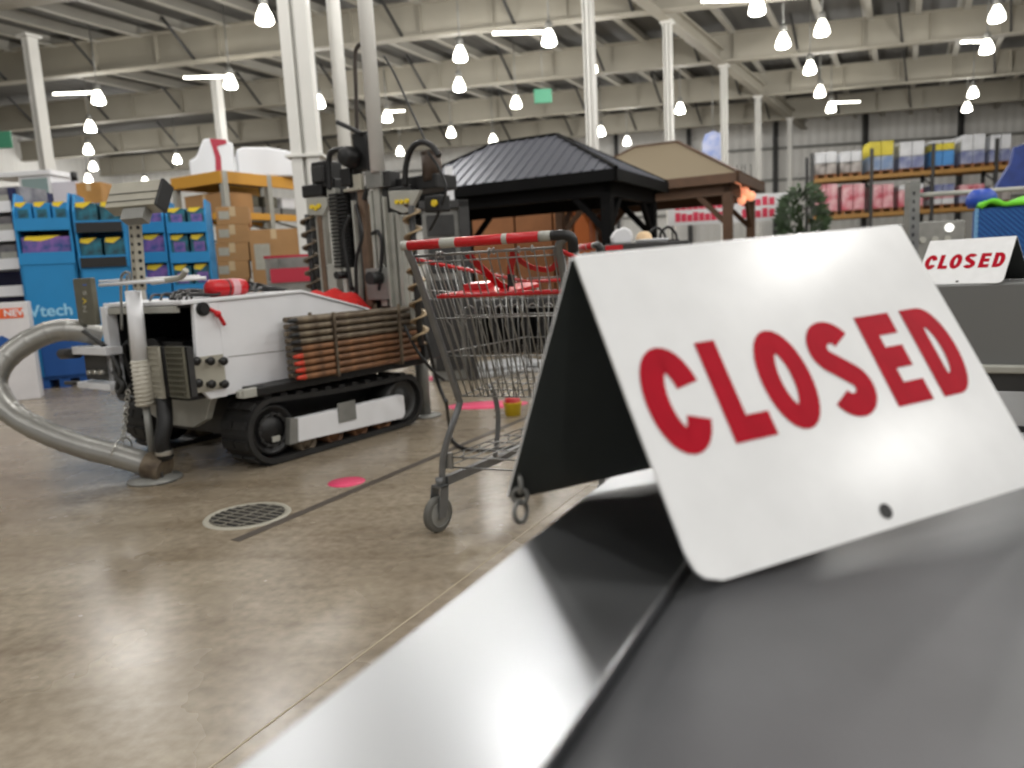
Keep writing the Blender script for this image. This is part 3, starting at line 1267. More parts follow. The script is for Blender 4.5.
# vent grid hatch seam with fixings
q = MB()
a, b = ls(228, 357, Y0 - .001), ls(276, 352, Y0 - .001)
q.beam((a.x, Y0 - .0005, a.z), (b.x + .1, Y0 - .0005, b.z), .002, .004)
q.build('panel_seam', M_gray, hs)
# side valve block with six knobs
a, b = ls(194, 358, Y0 - .02), ls(228, 388, Y0 - .02)
q = MB()
q.span((a.x, Y0 - .012, b.z), (b.x, Y0 - .006, a.z))
vp = q.build('valve_plate', M_beige, hs, bev=.002)
for xx, yy in ((194, 361), (208, 361), (221, 361), (196, 383), (209, 384), (222, 384)):
    c = ls(xx, yy, Y0 - .02)
    q = MB()
    q.cyl((c.x, Y0 - .012, c.z), (c.x, Y0 - .04, c.z), .012, seg=10)
    q.lathe([(.001, -.05), (.02, -.048), (.023, -.04), (.02, -.034), (.001, -.034)], (c.x, Y0 - .004, c.z), 14, 'y')
    q.build('valve_knob', M_black, vp)
c = ls(205, 309, Y0 - .03)
q = MB()
q.cyl((c.x, Y0, c.z), (c.x, Y0 - .02, c.z), .034, seg=20)
q.cyl((c.x, Y0 - .02, c.z), (c.x, Y0 - .03, c.z), .025, seg=20)
q.build('round_switch', M_black, hs)
q = MB()
d1, d2, d3 = ls(212, 309, Y0 - .03), ls(219, 314, Y0 - .04), ls(226, 325, Y0 - .04)
q.tube(bez([(d1.x, Y0 - .01, d1.z), (d2.x, Y0 - .03, d2.z), (d3.x, Y0 - .03, d3.z)], 4), .010, 8, rr=None)
q.ball((d2.x, Y0 - .03, d2.z), .018)
q.build('isolator_lever', M_bred, hs)
# red-topped extinguisher, cables and cloth lie on the hood (things of their own)


def rigpt(p):
    return RO + RM * p[0] + RN * p[1] + V((0, 0, p[2]))


ex = thing('fire_extinguisher', 'red fire extinguisher lying on top of the rig white hood', 'fire extinguisher', rigpt((.03, .2, .942)), RANG)
ex.scale = (.62, 1.0, 1.0)
q = MB()
q.lathe([(.001, -.20), (.03, -.195), (.045, -.16), (.045, -.02), (.045, .12), (.04, .16), (.018, .175), (.001, .176)], seg=20, ax='x')
q.build('cylinder', M_bred, ex)
q = MB()
q.lathe([(.0463, -.03), (.0463, -.015)], seg=20, ax='x')
q.build('band', M_black, ex)
q = MB()
q.lathe([(.0463, .01), (.0463, .08)], seg=20, ax='x')
q.build('instruction_label', M_pinkwrap, ex)
q = MB()
q.cyl((.17, 0, 0), (.205, 0, 0), .018)
q.box((.21, 0, .02), (.05, .016, .012))
q.tube(bez([(.19, .01, 0), (.2, .06, -.02), (.1, .075, -.03), (.0, .07, -.03)], 5), .008, 6)
q.build('valve_head', M_black, ex)
q = MB()
random.seed(4)
for k in range(12):
    x = -.26 + random.uniform(0, .12)
    yk = .17 + .028 * k
    q.tube(bez([(x, yk, .898), (x + .06, yk + .05, .915 + random.uniform(0, .03)), (x + .16, yk - .02, .91), (x + .26, yk + .06, .915 + random.uniform(0, .035)), (x + .42, yk, .92), (x + .50, yk + .05, .93 + random.uniform(0, .03)), (x + .60, yk, .91)], 5), .007, 6)
cb = q.build('cable_bundle', M_black)
cb.location = RO
cb.rotation_euler.z = RANG
tag(cb, 'tangle of thin black cables on the rig hood around the extinguisher', 'cable')
# crumpled red cloth behind the rods
vs, fs = [], []
n = 16
cc_ = ls(338, 304, .34)


def hood_z(x):
    return .905 - max(x - .42, 0) * .268


for i in range(n + 1):
    for j in range(9):
        u, v = i / n, j / 8
        x_ = cc_.x - .24 + u * .50
        r_ = (sin(pi * u) ** .5) * (sin(pi * v) ** .5)
        vs.append((x_, .20 + v * .26, hood_z(x_) + .004 + r_ * (.095 + .026 * sin(11 * u + 3 * v) + .018 * cos(13 * v - 5 * u))))
for i in range(n):
    for j in range(8):
        fs.append((i * 9 + j, (i + 1) * 9 + j, (i + 1) * 9 + j + 1, i * 9 + j + 1))
q = MB()
q.add(vs, fs, 0, True)
rc = q.build('red_cloth', M_cloth)
so = rc.modifiers.new('thick', 'SOLIDIFY')
so.thickness = .008
rc.location = RO
rc.rotation_euler.z = RANG
tag(rc, 'crumpled bright red cloth lying on the sloping hood behind the rods', 'cloth')

# ---- rod rack
q = MB()
for xx, y0_, y1_ in ((333, 316, 384), (398, 308, 374)):
    a, b = ls(xx, y0_ - 4, -.10), ls(xx, y1_, -.10)
    q.span((a.x - .008, -.108, .42), (a.x + .008, -.096, a.z))
    q.span((a.x - .008, .085, .42), (a.x + .008, .097, a.z))
    q.span((a.x - .008, -.108, .42), (a.x + .008, .097, .432))
q.build('rod_rack', M_dirty, RIG)
NR = 9
za, zb = .752, .448
rowname = ('top', 'second', 'third', 'fourth', 'fifth', 'sixth', 'seventh', 'eighth', 'lowest')
first = None
for i in range(NR):
    z = za + (zb - za) * i / (NR - 1)
    m_ = M_dirty if i < 4 else M_rust
    lab = '%s grimy brown steel drill rod of the stack on the rig right side' % rowname[i]
    o = thing('drill_rod', lab, 'rod', rigpt((.175 + .003 * i, -.074, z)), RANG, 'drill rods racked on the rig side')
    q = MB()
    q.cyl((.045, 0, 0), (.975, 0, 0), .0158, seg=14)
    q.build('tube', m_, o)
    q = MB()
    q.lathe([(.001, .0), (.009, .0), (.011, .02), (.0125, .024), (.0125, .044), (.0165, .046), (.0165, .052)], seg=12, ax='x')
    q.build('end_cap', M_black if i < 5 else mat('thread_red', (196, 60, 36), .5), o)
    for (yy_, col) in ((-.036, 'middle'), (.003, 'inner')):
        pass
q = MB()
for i in range(NR):
    z = za + (zb - za) * i / (NR - 1)
    for y in (-.03, .012, .05):
        q.cyl((.25, y, z), (1.13, y, z), .0150, seg=10)
q.build('inner_rod_stack', [M_dirty], RIG)['kind'] = 'stuff'

# ---- front jack: white cylinder with wrapped sleeve, rod, hoses
XJ = -.40
a, b = lf(133, 291, XJ), lf(143, 404, XJ)
q = MB()
yj = a.y
q.cyl((XJ, a.y, a.z), (XJ, (a.y + lf(139, 362, XJ).y) / 2 + .0, lf(139, 362, XJ).z), .037, seg=20)
yj = (a.y + lf(139, 362, XJ).y) / 2
jk = q.build('jack_cylinder', M_white, RIG)
q = MB()
zt, zb_ = lf(141, 360, XJ).z, lf(141, 405, XJ).z
q.cyl((XJ, yj, zb_), (XJ, yj, zt), .044, seg=20)
nt = 11
q.tube([(XJ + .046 * cos(i * .9), yj + .046 * sin(i * .9), zb_ + (zt - zb_) * i / (nt * 7)) for i in range(nt * 7)], .0045, 6)
q.build('spiral_guard', mat('spiral_white', (196, 192, 180), .5), jk)
q = MB()
q.cyl((XJ, yj, .12), (XJ, yj, zb_), .018, seg=14)
q.cyl((XJ, yj, .02), (XJ, yj, .13), .035, seg=14)
q.lathe([(.001, .0), (.13, .0), (.13, .012), (.05, .03), (.001, .03)], (XJ, yj, 0), 30)
q.build('jack_foot', M_gray, RIG)
q = MB()
q.tube(bez([(XJ + .06, yj - .06, .42), (XJ + .03, yj - .10, .3), (XJ - .0, yj - .10, .2), (XJ + .02, yj - .09, .12)], 6), .038, 12)
q.build('suction_hose', M_black, RIG)
q = MB()
q.lathe([(.041, -.012), (.043, 0), (.041, .012)], (XJ + .01, yj - .095, .15), 16)
q.build('hose_clip', M_steel, RIG)
# ---- mesh guards
for (x0, x1, m_) in ((148, 165, M_beige), (166, 189, M_olive)):
    xm = -.37
    a, b = lf(x0, 347, xm), lf(x1, 402, xm)
    q = MB()
    q.span((xm + .02, a.y, b.z + .02), (xm + .05, b.y, a.z), 1)
    w_ = abs(a.y - b.y)
    for k in range(7):
        y = a.y - w_ * k / 6
        q.box((xm, y, (a.z + b.z) / 2 + .01), (.012, .006, a.z - b.z - .02))
    for k in range(10):
        z = b.z + .02 + (a.z - b.z - .02) * k / 9
        q.box((xm, (a.y + b.y) / 2, z), (.016, w_ + .006, .005))
    q.build('radiator_guard', [m_, M_dgray], RIG)
# ---- perforated post and tilted louvred box on top
a, b = lf(140, 290, XJ), lf(134, 212, XJ)
q = MB()
q.beam((XJ, a.y, a.z), (XJ, b.y, b.z), .045, .045, up=(1, 0, 0))
ps = q.build('post', M_beige, RIG, bev=.004)
q = MB()
for k in range(9):
    p_ = V((XJ, a.y, a.z)).lerp(V((XJ, b.y, b.z)), (k + .6) / 9.5)
    q.cyl(p_ + V((-.0232, -.004, 0)), p_ + V((-.0238, -.004, 0)), .009, seg=12)
    q.cyl(p_ + V((0, -.0232, 0)), p_ + V((0, -.0238, 0)), .009, seg=12)
q.build('holes', M_black, ps)
c = lf(138, 198, XJ)
wd_ = V((.97, -.24, 0)).normalized()
ax = V((wd_.dot(RM), wd_.dot(RN), 0))
wn_ = V((.24, .97, 0)).normalized()
up_ = V((wn_.dot(RM), wn_.dot(RN), 0)) * .5 + V((0, 0, .86))
up_.normalize()
R = Matrix((ax, ax.cross(up_) * -1, up_)).transposed()
Lh = .27
q = MB()
q.box(c, (Lh, .07, .135), R)
for t in (-.25, .02):
    q.box(c + R @ V((0, -.037, t * .155)), (Lh * .99, .004, .004), R, 1)
    q.box(c + R @ V((0, .037, t * .155)), (Lh * .99, .004, .004), R, 1)
lb = q.build('tilted_box', [M_beige, M_dgray], RIG, bev=.004)
q = MB()
q.box(c + ax * (Lh / 2 + .006), (.014, .075, .14), R)
q.build('end_plate', M_black, lb)
q = MB()
q.box(c + R @ V((.02, 0, -.10)), (.12, .05, .06), R)
q.build('bracket', M_gray, lb)
# ---- long white rods and folded strap across the hood front
q = MB()
a, b, c2 = lf(100, 285, -.45), lf(140, 282, -.42), lf(206, 278, -.2)
q.tube([a, b, c2], .009, 8)
q.tube([a + V((0, 0, .018)), c2 + V((0, .05, .012))], .006, 8)
q.build('probe_rod', M_white, RIG)
q = MB()
a = lf(158, 281, -.3)
q.tube(bez([lf(152, 282, -.33), lf(168, 280, -.33), lf(181, 277, -.33), lf(186, 270, -.33)], 5), .014, 8)
q.build('curved_strap', M_lgray, RIG)
q = MB()
q.tube(bez([lf(122, 330, XJ), lf(121, 285, XJ), lf(123, 274, XJ), lf(129, 273, XJ), lf(131, 282, XJ)], 6), .007, 8)
q.tube(bez([lf(127, 275, XJ), lf(127, 300, XJ), lf(130, 340, XJ), lf(133, 372, XJ)], 6), .006, 8)
q.build('hydraulic_line', M_gray, RIG)
# ---- control plate on its bracket
XC = -.35
a, b = lf(72, 279, XC), lf(96, 325, XC)
q = MB()
q.span((XC, b.y, b.z), (XC + .03, a.y, a.z))
cp = q.build('control_box', M_olive, RIG, bev=.006)
for (ch, yy, m_) in (('N', 318, M_lgray), ('V', 310, M_yellow), ('S', 302, M_lgray), ('I', 294, mat('letter_blue', (60, 100, 190), .5))):
    pp = lf(85, yy - 9, XC)
    t = text_mesh(ch, .052, 'lettering', m_, cp, Matrix.Identity(4), .001)
    Rr = Matrix(((0, 0, -1), (-1, 0, 0), (0, 1, 0))).to_4x4()
    # letters read upwards on the plate
    t.matrix_local = Matrix.Translation((XC - .001, pp.y, pp.z)) @ Rr @ Matrix.Rotation(pi / 2, 4, 'Z')
# lower left bracket cluster
q = MB()
a, b = lf(77, 346, XC), lf(112, 355, XC)
q.span((XC - .03, b.y, b.z), (XC + .06, a.y, a.z))
a, b = lf(82, 381, XC), lf(116, 390, XC)
q.span((XC - .03, b.y, b.z), (XC + .06, a.y, a.z))
q.build('bracket_bar', M_white, RIG, bev=.003)
q = MB()
a, b = lf(80, 355, XC), lf(113, 382, XC)
q.span((XC + .02, b.y, b.z), (XC + .05, a.y, a.z))
q.tube([lf(62, 354, XC), lf(78, 353, XC)], .03, 10)
q.tube([lf(66, 383, XC), lf(84, 383, XC)], .012, 8)
q.tube(bez([lf(112, 356, XC), lf(120, 372, XC), lf(117, 390, XC), lf(125, 396, XC), lf(132, 384, XC)], 5), .012, 8)
q.tube(bez([lf(114, 372, XC), lf(123, 385, XC), lf(120, 396, XC), lf(130, 400, XC)], 5), .016, 8)
q.tube([lf(84, 331, XC), lf(104, 346, XC)], .012, 8)
q.tube([lf(50, 328, XC), lf(104, 344, XC + .1)], .014, 8)
q.build('bracket_frame', M_dgray, RIG)
q = MB()
for k in range(3):
    p_ = lf(91 + k * 6, 372, XC)
    q.cyl((XC - .02, p_.y, p_.z), (XC + .02, p_.y, p_.z), .012, seg=8)
q.build('fitting', M_steel, RIG)

# ---- mast group
XM = 1.12
q = MB()
vbar(q, 318, 326, 203, 302, XM, .05)
vbar(q, 330, 338, 188, 272, XM, .05)
vbar(q, 325, 337, 264, 306, XM, .06)
vbar(q, 377, 383, 186, 306, XM, .05)
vbar(q, 391, 396, 212, 312, XM, .05)
vbar(q, 399, 403, 214, 318, XM, .05)
vbar(q, 355, 357, 200, 302, XM - .02, .03)
vbar(q, 386, 388, 196, 310, XM - .03, .03)
vbar(q, 407, 409, 214, 326, XM - .02, .03)
vbar(q, 344, 347, 268, 304, XM - .02, .03)
vbar(q, 371, 374, 190, 270, XM - .01, .03)
q.build('mast_rail', M_lgray, RIG, bev=.003)
q = MB()
vbar(q, 383, 391, 188, 318, XM + .03, .10)
vbar(q, 352, 358, 150, 300, XM + .04, .08)
vbar(q, 403, 409, 214, 330, XM + .05, .08)
vbar(q, 312, 318, 212, 304, XM + .04, .08)
q.build('mast_column', M_dgray, RIG, bev=.003)
q = MB()
vbar(q, 362, 368, 186, 318, XM, .04)
vbar(q, 320, 324, 216, 292, XM - .01, .02)
q.build('core_tube', mat('tube_brown', (128, 106, 88), .5, .3, noise=.3, nscale=10), RIG, bev=.003)
# energy chain with its links
q = MB()
yy, z0_, z1_, w_ = vbar(q, 336, 350, 192, 268, XM + .02, .06)
for k in range(20):
    q.box((XM + .01, yy, z0_ + (z1_ - z0_) * (k + .5) / 20), (.05, w_ * 1.12, (z1_ - z0_) / 20 * .55))
q.build('cable_chain', M_black, RIG)
# top gearboxes, motors and plates
q = MB()
vbar(q, 311, 325, 161, 188, XM, .16)
vbar(q, 301, 321, 184, 197, XM - .01, .18)
vbar(q, 324, 334, 178, 200, XM + .04, .12)
q.build('left_gearbox', M_black, RIG, bev=.012)
q = MB()
vbar(q, 311, 321, 166, 182, XM - .03, .03)
q.build('gearbox_cap', M_dgray, RIG, bev=.004)


def plate(pts, xm, th, name, m, parent=RIG):
    q = MB()
    P = [lf(x, y, xm) for x, y in pts]
    q.prism([(p.y, p.z) for p in P], lambda u, v, w: (w, u, v), xm, xm + th)
    return q.build(name, m, parent, bev=.003)


pl = plate([(307, 198), (326, 197), (327, 206), (323, 215), (308, 215)], XM - .03, .03, 'left_head_plate', M_lgray)
q = MB()
for (x, y) in ((312, 207), (319, 206), (316, 208)):
    c = lf(x, y, XM - .035)
    q.cyl((XM - .045, c.y, c.z), (XM - .03, c.y, c.z), .016, seg=8)
q.build('yellow_mark', M_yellow, pl)
pl = plate([(388, 191), (420, 190), (410, 211), (402, 213), (390, 208)], XM - .03, .03, 'right_head_plate', M_lgray)
q = MB()
for (x, y) in ((397, 202), (402, 202), (407, 201)):
    c = lf(x, y, XM - .035)
    q.cyl((XM - .045, c.y, c.z), (XM - .03, c.y, c.z), .014, seg=8)
q.build('yellow_mark', M_yellow, pl)
q = MB()
c = lf(350, 157, XM)
q.lathe([(.001, -.10), (.05, -.095), (.066, -.06), (.072, .05), (.06, .09), (.001, .095)], (XM + .03, c.y, c.z), 20, 'x')
vbar(q, 353, 368, 132, 170, XM + .03, .12)
vbar(q, 340, 350, 168, 186, XM + .02, .08)
q.tube([lf(337, 122, XM), lf(352, 129, XM), lf(362, 134, XM)], .016, 8)
q.tube(bez([lf(330, 190, XM), lf(329, 160, XM), lf(333, 151, XM), lf(343, 149, XM)], 6), .02, 8)
q.tube(bez([lf(366, 135, XM), lf(370, 150, XM), lf(369, 180, XM), lf(364, 200, XM)], 6), .018, 8)
q.build('rotation_head', M_black, RIG, bev=.006)
q = MB()
vbar(q, 353, 361, 174, 190, XM - .02, .03)
vbar(q, 343, 358, 188, 191, XM - .03, .05)
q.build('head_fitting', M_beige, RIG, bev=.003)
q = MB()
vbar(q, 365, 381, 170, 188, XM - .02, .14)
q.build('mast_clamp', M_gray, RIG, bev=.006)
q = MB()
vbar(q, 382, 390, 171, 187, XM, .1)
q.build('mast_clamp', M_dgray, RIG, bev=.006)
# white tall tube
t0, t1 = lf(378, 172, XM), lf(371, -60, XM)
q = MB()
q.cyl(t0, V((t0.x, t0.y, 3.6)), .046, seg=18)
q.build('mast_tube', M_post, RIG)
# exhaust hose bend at the top
q = MB()
q.tube(bez([lf(357, 132, XM + .1), lf(356, 90, XM + .1), lf(355, 58, XM + .1), lf(358, 46, XM + .1), lf(366, 43, XM + .12)], 8), .013, 10)
q.build('top_hose', mat('hose_brown', (56, 48, 42), .6), RIG)
q = MB()
q.tube(bez([lf(384, 56, XM + .1), lf(395, 75, XM + .1), lf(410, 108, XM + .1), lf(426, 142, XM + .1)], 6), .007, 8)
q.build('stay_cable', M_dgray, RIG)
# right head: motor, gearbox, looped hose
q = MB()
vbar(q, 392, 436, 176, 191, XM + .05, .2)
vbar(q, 388, 410, 186, 193, XM, .1)
vbar(q, 424, 440, 195, 212, XM - .02, .1)
q.build('right_gearbox', M_black, RIG, bev=.01)
q = MB()
a, b = lf(422, 180, XM), lf(422, 150, XM)
q.cyl((XM + .1, a.y, a.z), (XM + .1, a.y, b.z), .062, seg=18)
q.lathe([(.066, b.z), (.066, b.z - .02)], (XM + .1, a.y, 0), 18)
q.build('hydraulic_motor', mat('motor_brown', (84, 70, 60), .5, .3, noise=.3), RIG)
q = MB()
q.tube(bez([lf(405, 186, XM), lf(406, 166, XM), lf(412, 148, XM), lf(422, 142, XM), lf(432, 146, XM), lf(439, 156, XM)], 7), .018, 10)
q.tube(bez([lf(428, 152, XM), lf(440, 170, XM), lf(446, 190, XM), lf(438, 214, XM), lf(430, 230, XM)], 7), .008, 8)
q.build('looped_hose', M_black, RIG)
q = MB()
c = lf(434, 203, XM - .03)
q.cyl((XM - .035, c.y, c.z), (XM - .02, c.y, c.z), .02, seg=12)
q.build('yellow_cap', M_yellow, RIG)


# augers: helical flights round a shaft
def auger(x, y0, y1, xm, r, pitch, m, m2):
    a, b = lf(x, y0, xm), lf(x, y1, xm)
    q = MB()
    yc = (a.y + b.y) / 2
    q.cyl((xm, yc, b.z), (xm, yc, a.z), r * .35, seg=12, mi=1)
    n = int((a.z - b.z) / pitch * 16)
    vs, fs = [], []
    for i in range(n + 1):
        th = 2 * pi * i / 16
        z = b.z + (a.z - b.z) * i / n
        for rr_, dz in ((r * .33, 0), (r, 0), (r, .012), (r * .33, .012)):
            vs.append((xm + rr_ * cos(th), yc + rr_ * sin(th), z + dz))
    for i in range(n):
        for k in range(4):
            l = (k + 1) % 4
            fs.append((i * 4 + k, i * 4 + l, i * 4 + 4 + l, i * 4 + 4 + k))
    q.add(vs, fs, 0, True)
    return q.build('auger', [m, m2], RIG)


auger(311, 214, 304, XM - .02, .052, .085, M_dirty, M_dgray)
auger(416, 205, 345, XM - .10, .056, .10, mat('auger_tan', (166, 146, 116), .45, .4, noise=.3, nscale=10), M_dgray)
# lower mast carriage, clamps and base
q = MB()
vbar(q, 326, 350, 292, 310, XM - .02, .2)
vbar(q, 366, 388, 268, 300, XM - .03, .1)
q.build('carriage', M_gray, RIG, bev=.006)
q = MB()
c = lf(374, 278, XM - .08)
q.cyl((XM - .12, c.y, c.z), (XM, c.y, c.z), .04, seg=16)
c = lf(342, 275, XM - .05)
q.cyl((XM - .1, c.y, c.z), (XM, c.y, c.z), .025, seg=14)
q.tube(bez([lf(350, 215, XM - .02), lf(344, 235, XM - .04), lf(347, 260, XM - .04), lf(352, 290, XM - .04)], 6), .014, 8)
q.tube(bez([lf(356, 205, XM - .02), lf(362, 235, XM - .05), lf(356, 262, XM - .05), lf(357, 300, XM - .04)], 6), .012, 8)
q.tube(bez([lf(372, 234, XM), lf(378, 232, XM - .03), lf(382, 246, XM - .03), lf(379, 290, XM - .03)], 6), .012, 8)
q.build('hose_set', M_black, RIG)
q = MB()
vbar(q, 350, 390, 286, 312, XM + .06, .12)
vbar(q, 405, 424, 300, 360, XM + .08, .16)
q.span((XM - .02, -.02, .43), (XM + .22, .95, .60))
q.build('mast_base', M_dgray, RIG, bev=.01)
q = MB()
q.tube(bez([lf(413, 300, XM), lf(428, 345, XM), lf(437, 380, XM + .1), lf(447, 405, XM + .1)], 8), .012, 8)
q.tube(bez([lf(404, 325, XM - .1), lf(418, 352, XM - .1), lf(434, 372, XM), lf(444, 380, XM + .1)], 8), .010, 8)
q.build('trailing_hose', M_black, RIG)
q = MB()
p_ = lf(421, 400, XM + .25)
q.cyl((XM + .28, p_.y, 0.0), (XM + .28, p_.y, .62), .045, seg=14)
q.lathe([(.001, 0), (.11, 0), (.11, .012), (.03, .02)], (XM + .28, p_.y, 0), 24)
q.build('rear_jack', M_gray, RIG)
a, b = lf(362, 212, XM + .2), lf(356, 238, XM + .2)
q = MB()
q.span((XM + .18, lf(372, 225, XM + .18).y, lf(365, 290, XM + .2).z), (XM + .26, lf(352, 225, XM + .18).y, lf(365, 205, XM + .2).z))
q.build('orange_goods', M_dorange, RIG, bev=.02)  # orange product standing behind the mast, parented to the rig

# ---- foil exhaust hose swinging out to the left and down to the floor
HP = [at(100, 336, 4.18), at(80, 331, 4.12), at(55, 331, 4.08), at(28, 342, 4.02), at(3, 362, 3.95), at(-5, 386, 3.9), at(12, 413, 3.84), at(45, 432, 3.78), at(85, 447, 3.73), at(120, 456, 3.69), at(150, 465, 3.66)]
path = bez(HP, 16)
q = MB()
rr_ = [.060 + (.003 if i % 12 == 0 else 0) for i in range(len(path))]
q.tube(path, .066, 18, rr=rr_)
HS = thing('exhaust_hose', 'thick silver foil exhaust hose curving from the rig left side down to the floor', 'hose', (0, 0, 0))
q.build('corrugated_duct', M_alu, HS)
d = (path[-1] - path[-2]).normalized()
q = MB()
q.tube([path[-1] - d * .01, path[-1] + d * .085], .071, 20, caps=False)
q.tube([path[-1] + d * .085, path[-1] + d * .084], .071, 20, rr=[.071, .05], caps=False)
q.tube([path[-1] + d * .084, path[-1] + d * .02], .05, 20, caps=True)
q.build('metal_collar', M_dirty, HS)
e_ = path[-1] + d * .04
q = MB()
for dy in (-.025, .025):
    q.torus((e_.x + dy, e_.y, .036), .030, .006, (1, .3, 0), 16, 6)
q.lathe([(.001, 0), (.10, 0), (.10, .006), (.001, .008)], (e_.x, e_.y, 0), 26)
q.build('caster_stand', M_dgray, HS)
q = MB()
a, b = at(128, 392, 3.75), at(123, 440, 3.70)
for k in range(14):
    c = a.lerp(b, k / 13)
    q.torus(c, .012, .003, (1, 0, 0) if k % 2 else (0, 1, 0), 10, 5)
q.torus(at(122, 452, 3.705), .074, .004, (path[-20] - path[-24]).normalized(), 24, 6)
q.build('hanging_chain', M_steel, HS)


# ================================================================== SHOP FLOOR BEHIND
class Face:
    """a vertical plane standing at pixel (x, y) depth Y turned by rz; maps pixels to local x, z"""
    def __init__(s, x, Y, rz=0.0):
        p = at(x, 270, Y)
        s.o = V((p.x, p.y, 0))
        s.rz = rz
        s.d = V((cos(rz), sin(rz), 0))
        s.n = V((-sin(rz), cos(rz), 0))

    def __call__(s, x, y, off=0.0):
        d = ray(x, y)
        t = (s.o + s.n * off - CP).dot(s.n) / d.dot(s.n)
        q = CP + d * t - s.o
        return q.dot(s.d), q.z

    def world(s, lx, ly, z):
        return s.o + s.d * lx + s.n * ly + V((0, 0, z))


def rect(F, x0, y0, x1, y1, off=0.0):
    a, b = F(x0, (y0 + y1) / 2, off), F(x1, (y0 + y1) / 2, off)
    m = (x0 + x1) / 2
    return a[0], b[0], F(m, y1, off)[1], F(m, y0, off)[1]          # xa, xb, z low, z high


# ---- blue cardboard display towers with boxed toys
def display(F, x0, x1, y_top, tiers, y_base, lab, depth=.55, floor_z=0.0, lower=M_blue):
    xa, xb, zb_, zt = rect(F, x0, y_top, x1, y_base)
    T = thing('display_tower', lab, 'display stand', F.world((xa + xb) / 2, 0, 0), F.rz, 'blue cardboard display stands')
    w = xb - xa
    q = MB()
    q.span((-w / 2, depth - .02, .12), (w / 2, depth, zt))
    for sx in (-1, 1):
        q.prism([(0, .12), (depth, .12), (depth, zt + .06), (.12, zt + .06), (0, zt - .12)], lambda u, v, ww: (ww, u, v), sx * w / 2, sx * (w / 2 - .02))
    q.build('side_walls', M_blue, T)
    bays = []
    for (ya, yb) in tiers:
        _, _, z0, z1 = rect(F, x0, ya, x1, yb)
        q = MB()
        q.span((-w / 2, 0, z0 - .02), (w / 2, depth, z0))
        q.span((-w / 2, -.012, z0 - .05), (w / 2, .012, z0 + .07))
        q.build('shelf', M_blue, T)
        bays.append((z0, z1))
    q = MB()
    q.span((-w / 2, .0, .12), (w / 2, depth, bays[-1][0] - .05))
    q.build('lower_panel', lower, T, bev=.004)
    q = MB()
    for k in (-1, 0, 1):
        q.box((k * (w / 2 - .06), depth / 2, .05), (.1, depth, .10))
    q.span((-w / 2, 0, .09), (w / 2, depth, .12))
    q.build('pallet', M_dblue, T)
    return T, w, bays


toy_proto = {}


def toy(F, T, w, bay, n, mat_, labbase, kind, depth=.3):
    z0, z1 = bay
    h = (z1 - z0) * .92
    bw = w / n * .88
    words = ['single'] if n == 1 else ['left', 'right'] if n == 2 else ['left', 'middle', 'right']
    for i in range(n):
        x = -w / 2 + w * (i + .5) / n
        o = thing('boxed_toy', '%s boxed toy %s' % (words[i], labbase), 'toy', T.location + F.d * x + F.n * .04 + V((0, 0, z0)), F.rz, 'boxed toys on the blue displays')
        q = MB()
        q.span((-bw / 2, 0, 0), (bw / 2, depth, h))
        q.build('carton', mat_, o, bev=.006)
        q = MB()
        q.span((-bw * .3, -.004, h * .3), (bw * .32, 0, h * .72))
        q.build('window', M_purple if kind else M_teal, o)
        q = MB()
        q.prism([(-bw * .45, h * .86), (-bw * .1, h * .8), (bw * .1, h * .9), (bw * .3, h * 1.04), (-bw * .4, h * 1.02)], lambda u, v, ww: (u, ww, v), -.004, .02)
        q.build('header', M_yellow, o)


FD = Face(55, 7.7, radians(17))
T, w, bays = display(FD, 24, 80, 198, [(200, 225), (232, 259)], 388, 'blue cardboard display tower at the far left with writing on its foot')
toy(FD, T, w, bays[0], 3, M_blue, 'on the top tray of the leftmost blue tower', 0)
toy(FD, T, w, (bays[1][0], bays[1][1] - .02), 1, M_purple, 'in the dark opening of the leftmost blue tower', 1)
q = MB()
q.span((-w / 2 + .03, .5, bays[1][0]), (w / 2 - .03, .52, bays[1][1] + .04))
q.build('dark_back', M_black, T)
a = FD(50, 311)
tx = text_mesh('Vtech', .17, 'lettering', mat('pale_blue_print', (150, 204, 232), .6), T, Matrix.Translation((a[0] - (FD(24, 300)[0] + FD(80, 300)[0]) / 2, -.004, a[1])) @ Matrix.Rotation(pi / 2, 4, 'X'), .003)
q = MB()
za_ = FD(56, 340)[1]
q.span((-w / 2 + .08, -.03, .12), (w / 2 + .04, .54, za_ + .02))
q.build('foot_panel', M_dblue, T, bev=.01)
T, w, bays = display(FD, 82, 132, 198, [(200, 227), (236, 262)], 372, 'blue cardboard display tower with black strips, behind the rig control box', depth=.5)
toy(FD, T, w, bays[0], 2, M_teal, 'on the top tray of the tower with black strips', 0)
toy(FD, T, w, bays[1], 2, M_teal, 'on the lower tray of the tower with black strips', 0)
for b_ in bays:
    q = MB()
    q.span((-w / 2 + .02, -.03, b_[0] - .05), (w / 2 - .02, -.014, b_[0] + .05))
    q.build('black_strip', M_black, T)
FE = Face(178, 8.6, radians(14))
T, w, bays = display(FE, 145, 171, 205, [(206, 228), (233, 258), (263, 290)], 360, 'blue three tier display stand just right of the perforated post')
for b_, nm in zip(bays, ('top', 'middle', 'bottom')):
    toy(FE, T, w, b_, 1, M_purple, 'on the %s tier right of the perforated post' % nm, 1)
T, w, bays = display(FE, 173, 213, 204, [(206, 228), (233, 258), (263, 290)], 360, 'blue three tier display stand beside the cardboard boxes')
for b_, nm in zip(bays, ('top', 'middle', 'bottom')):
    toy(FE, T, w, b_, 2, M_teal, 'on the %s tier beside the cardboard boxes' % nm, 1)

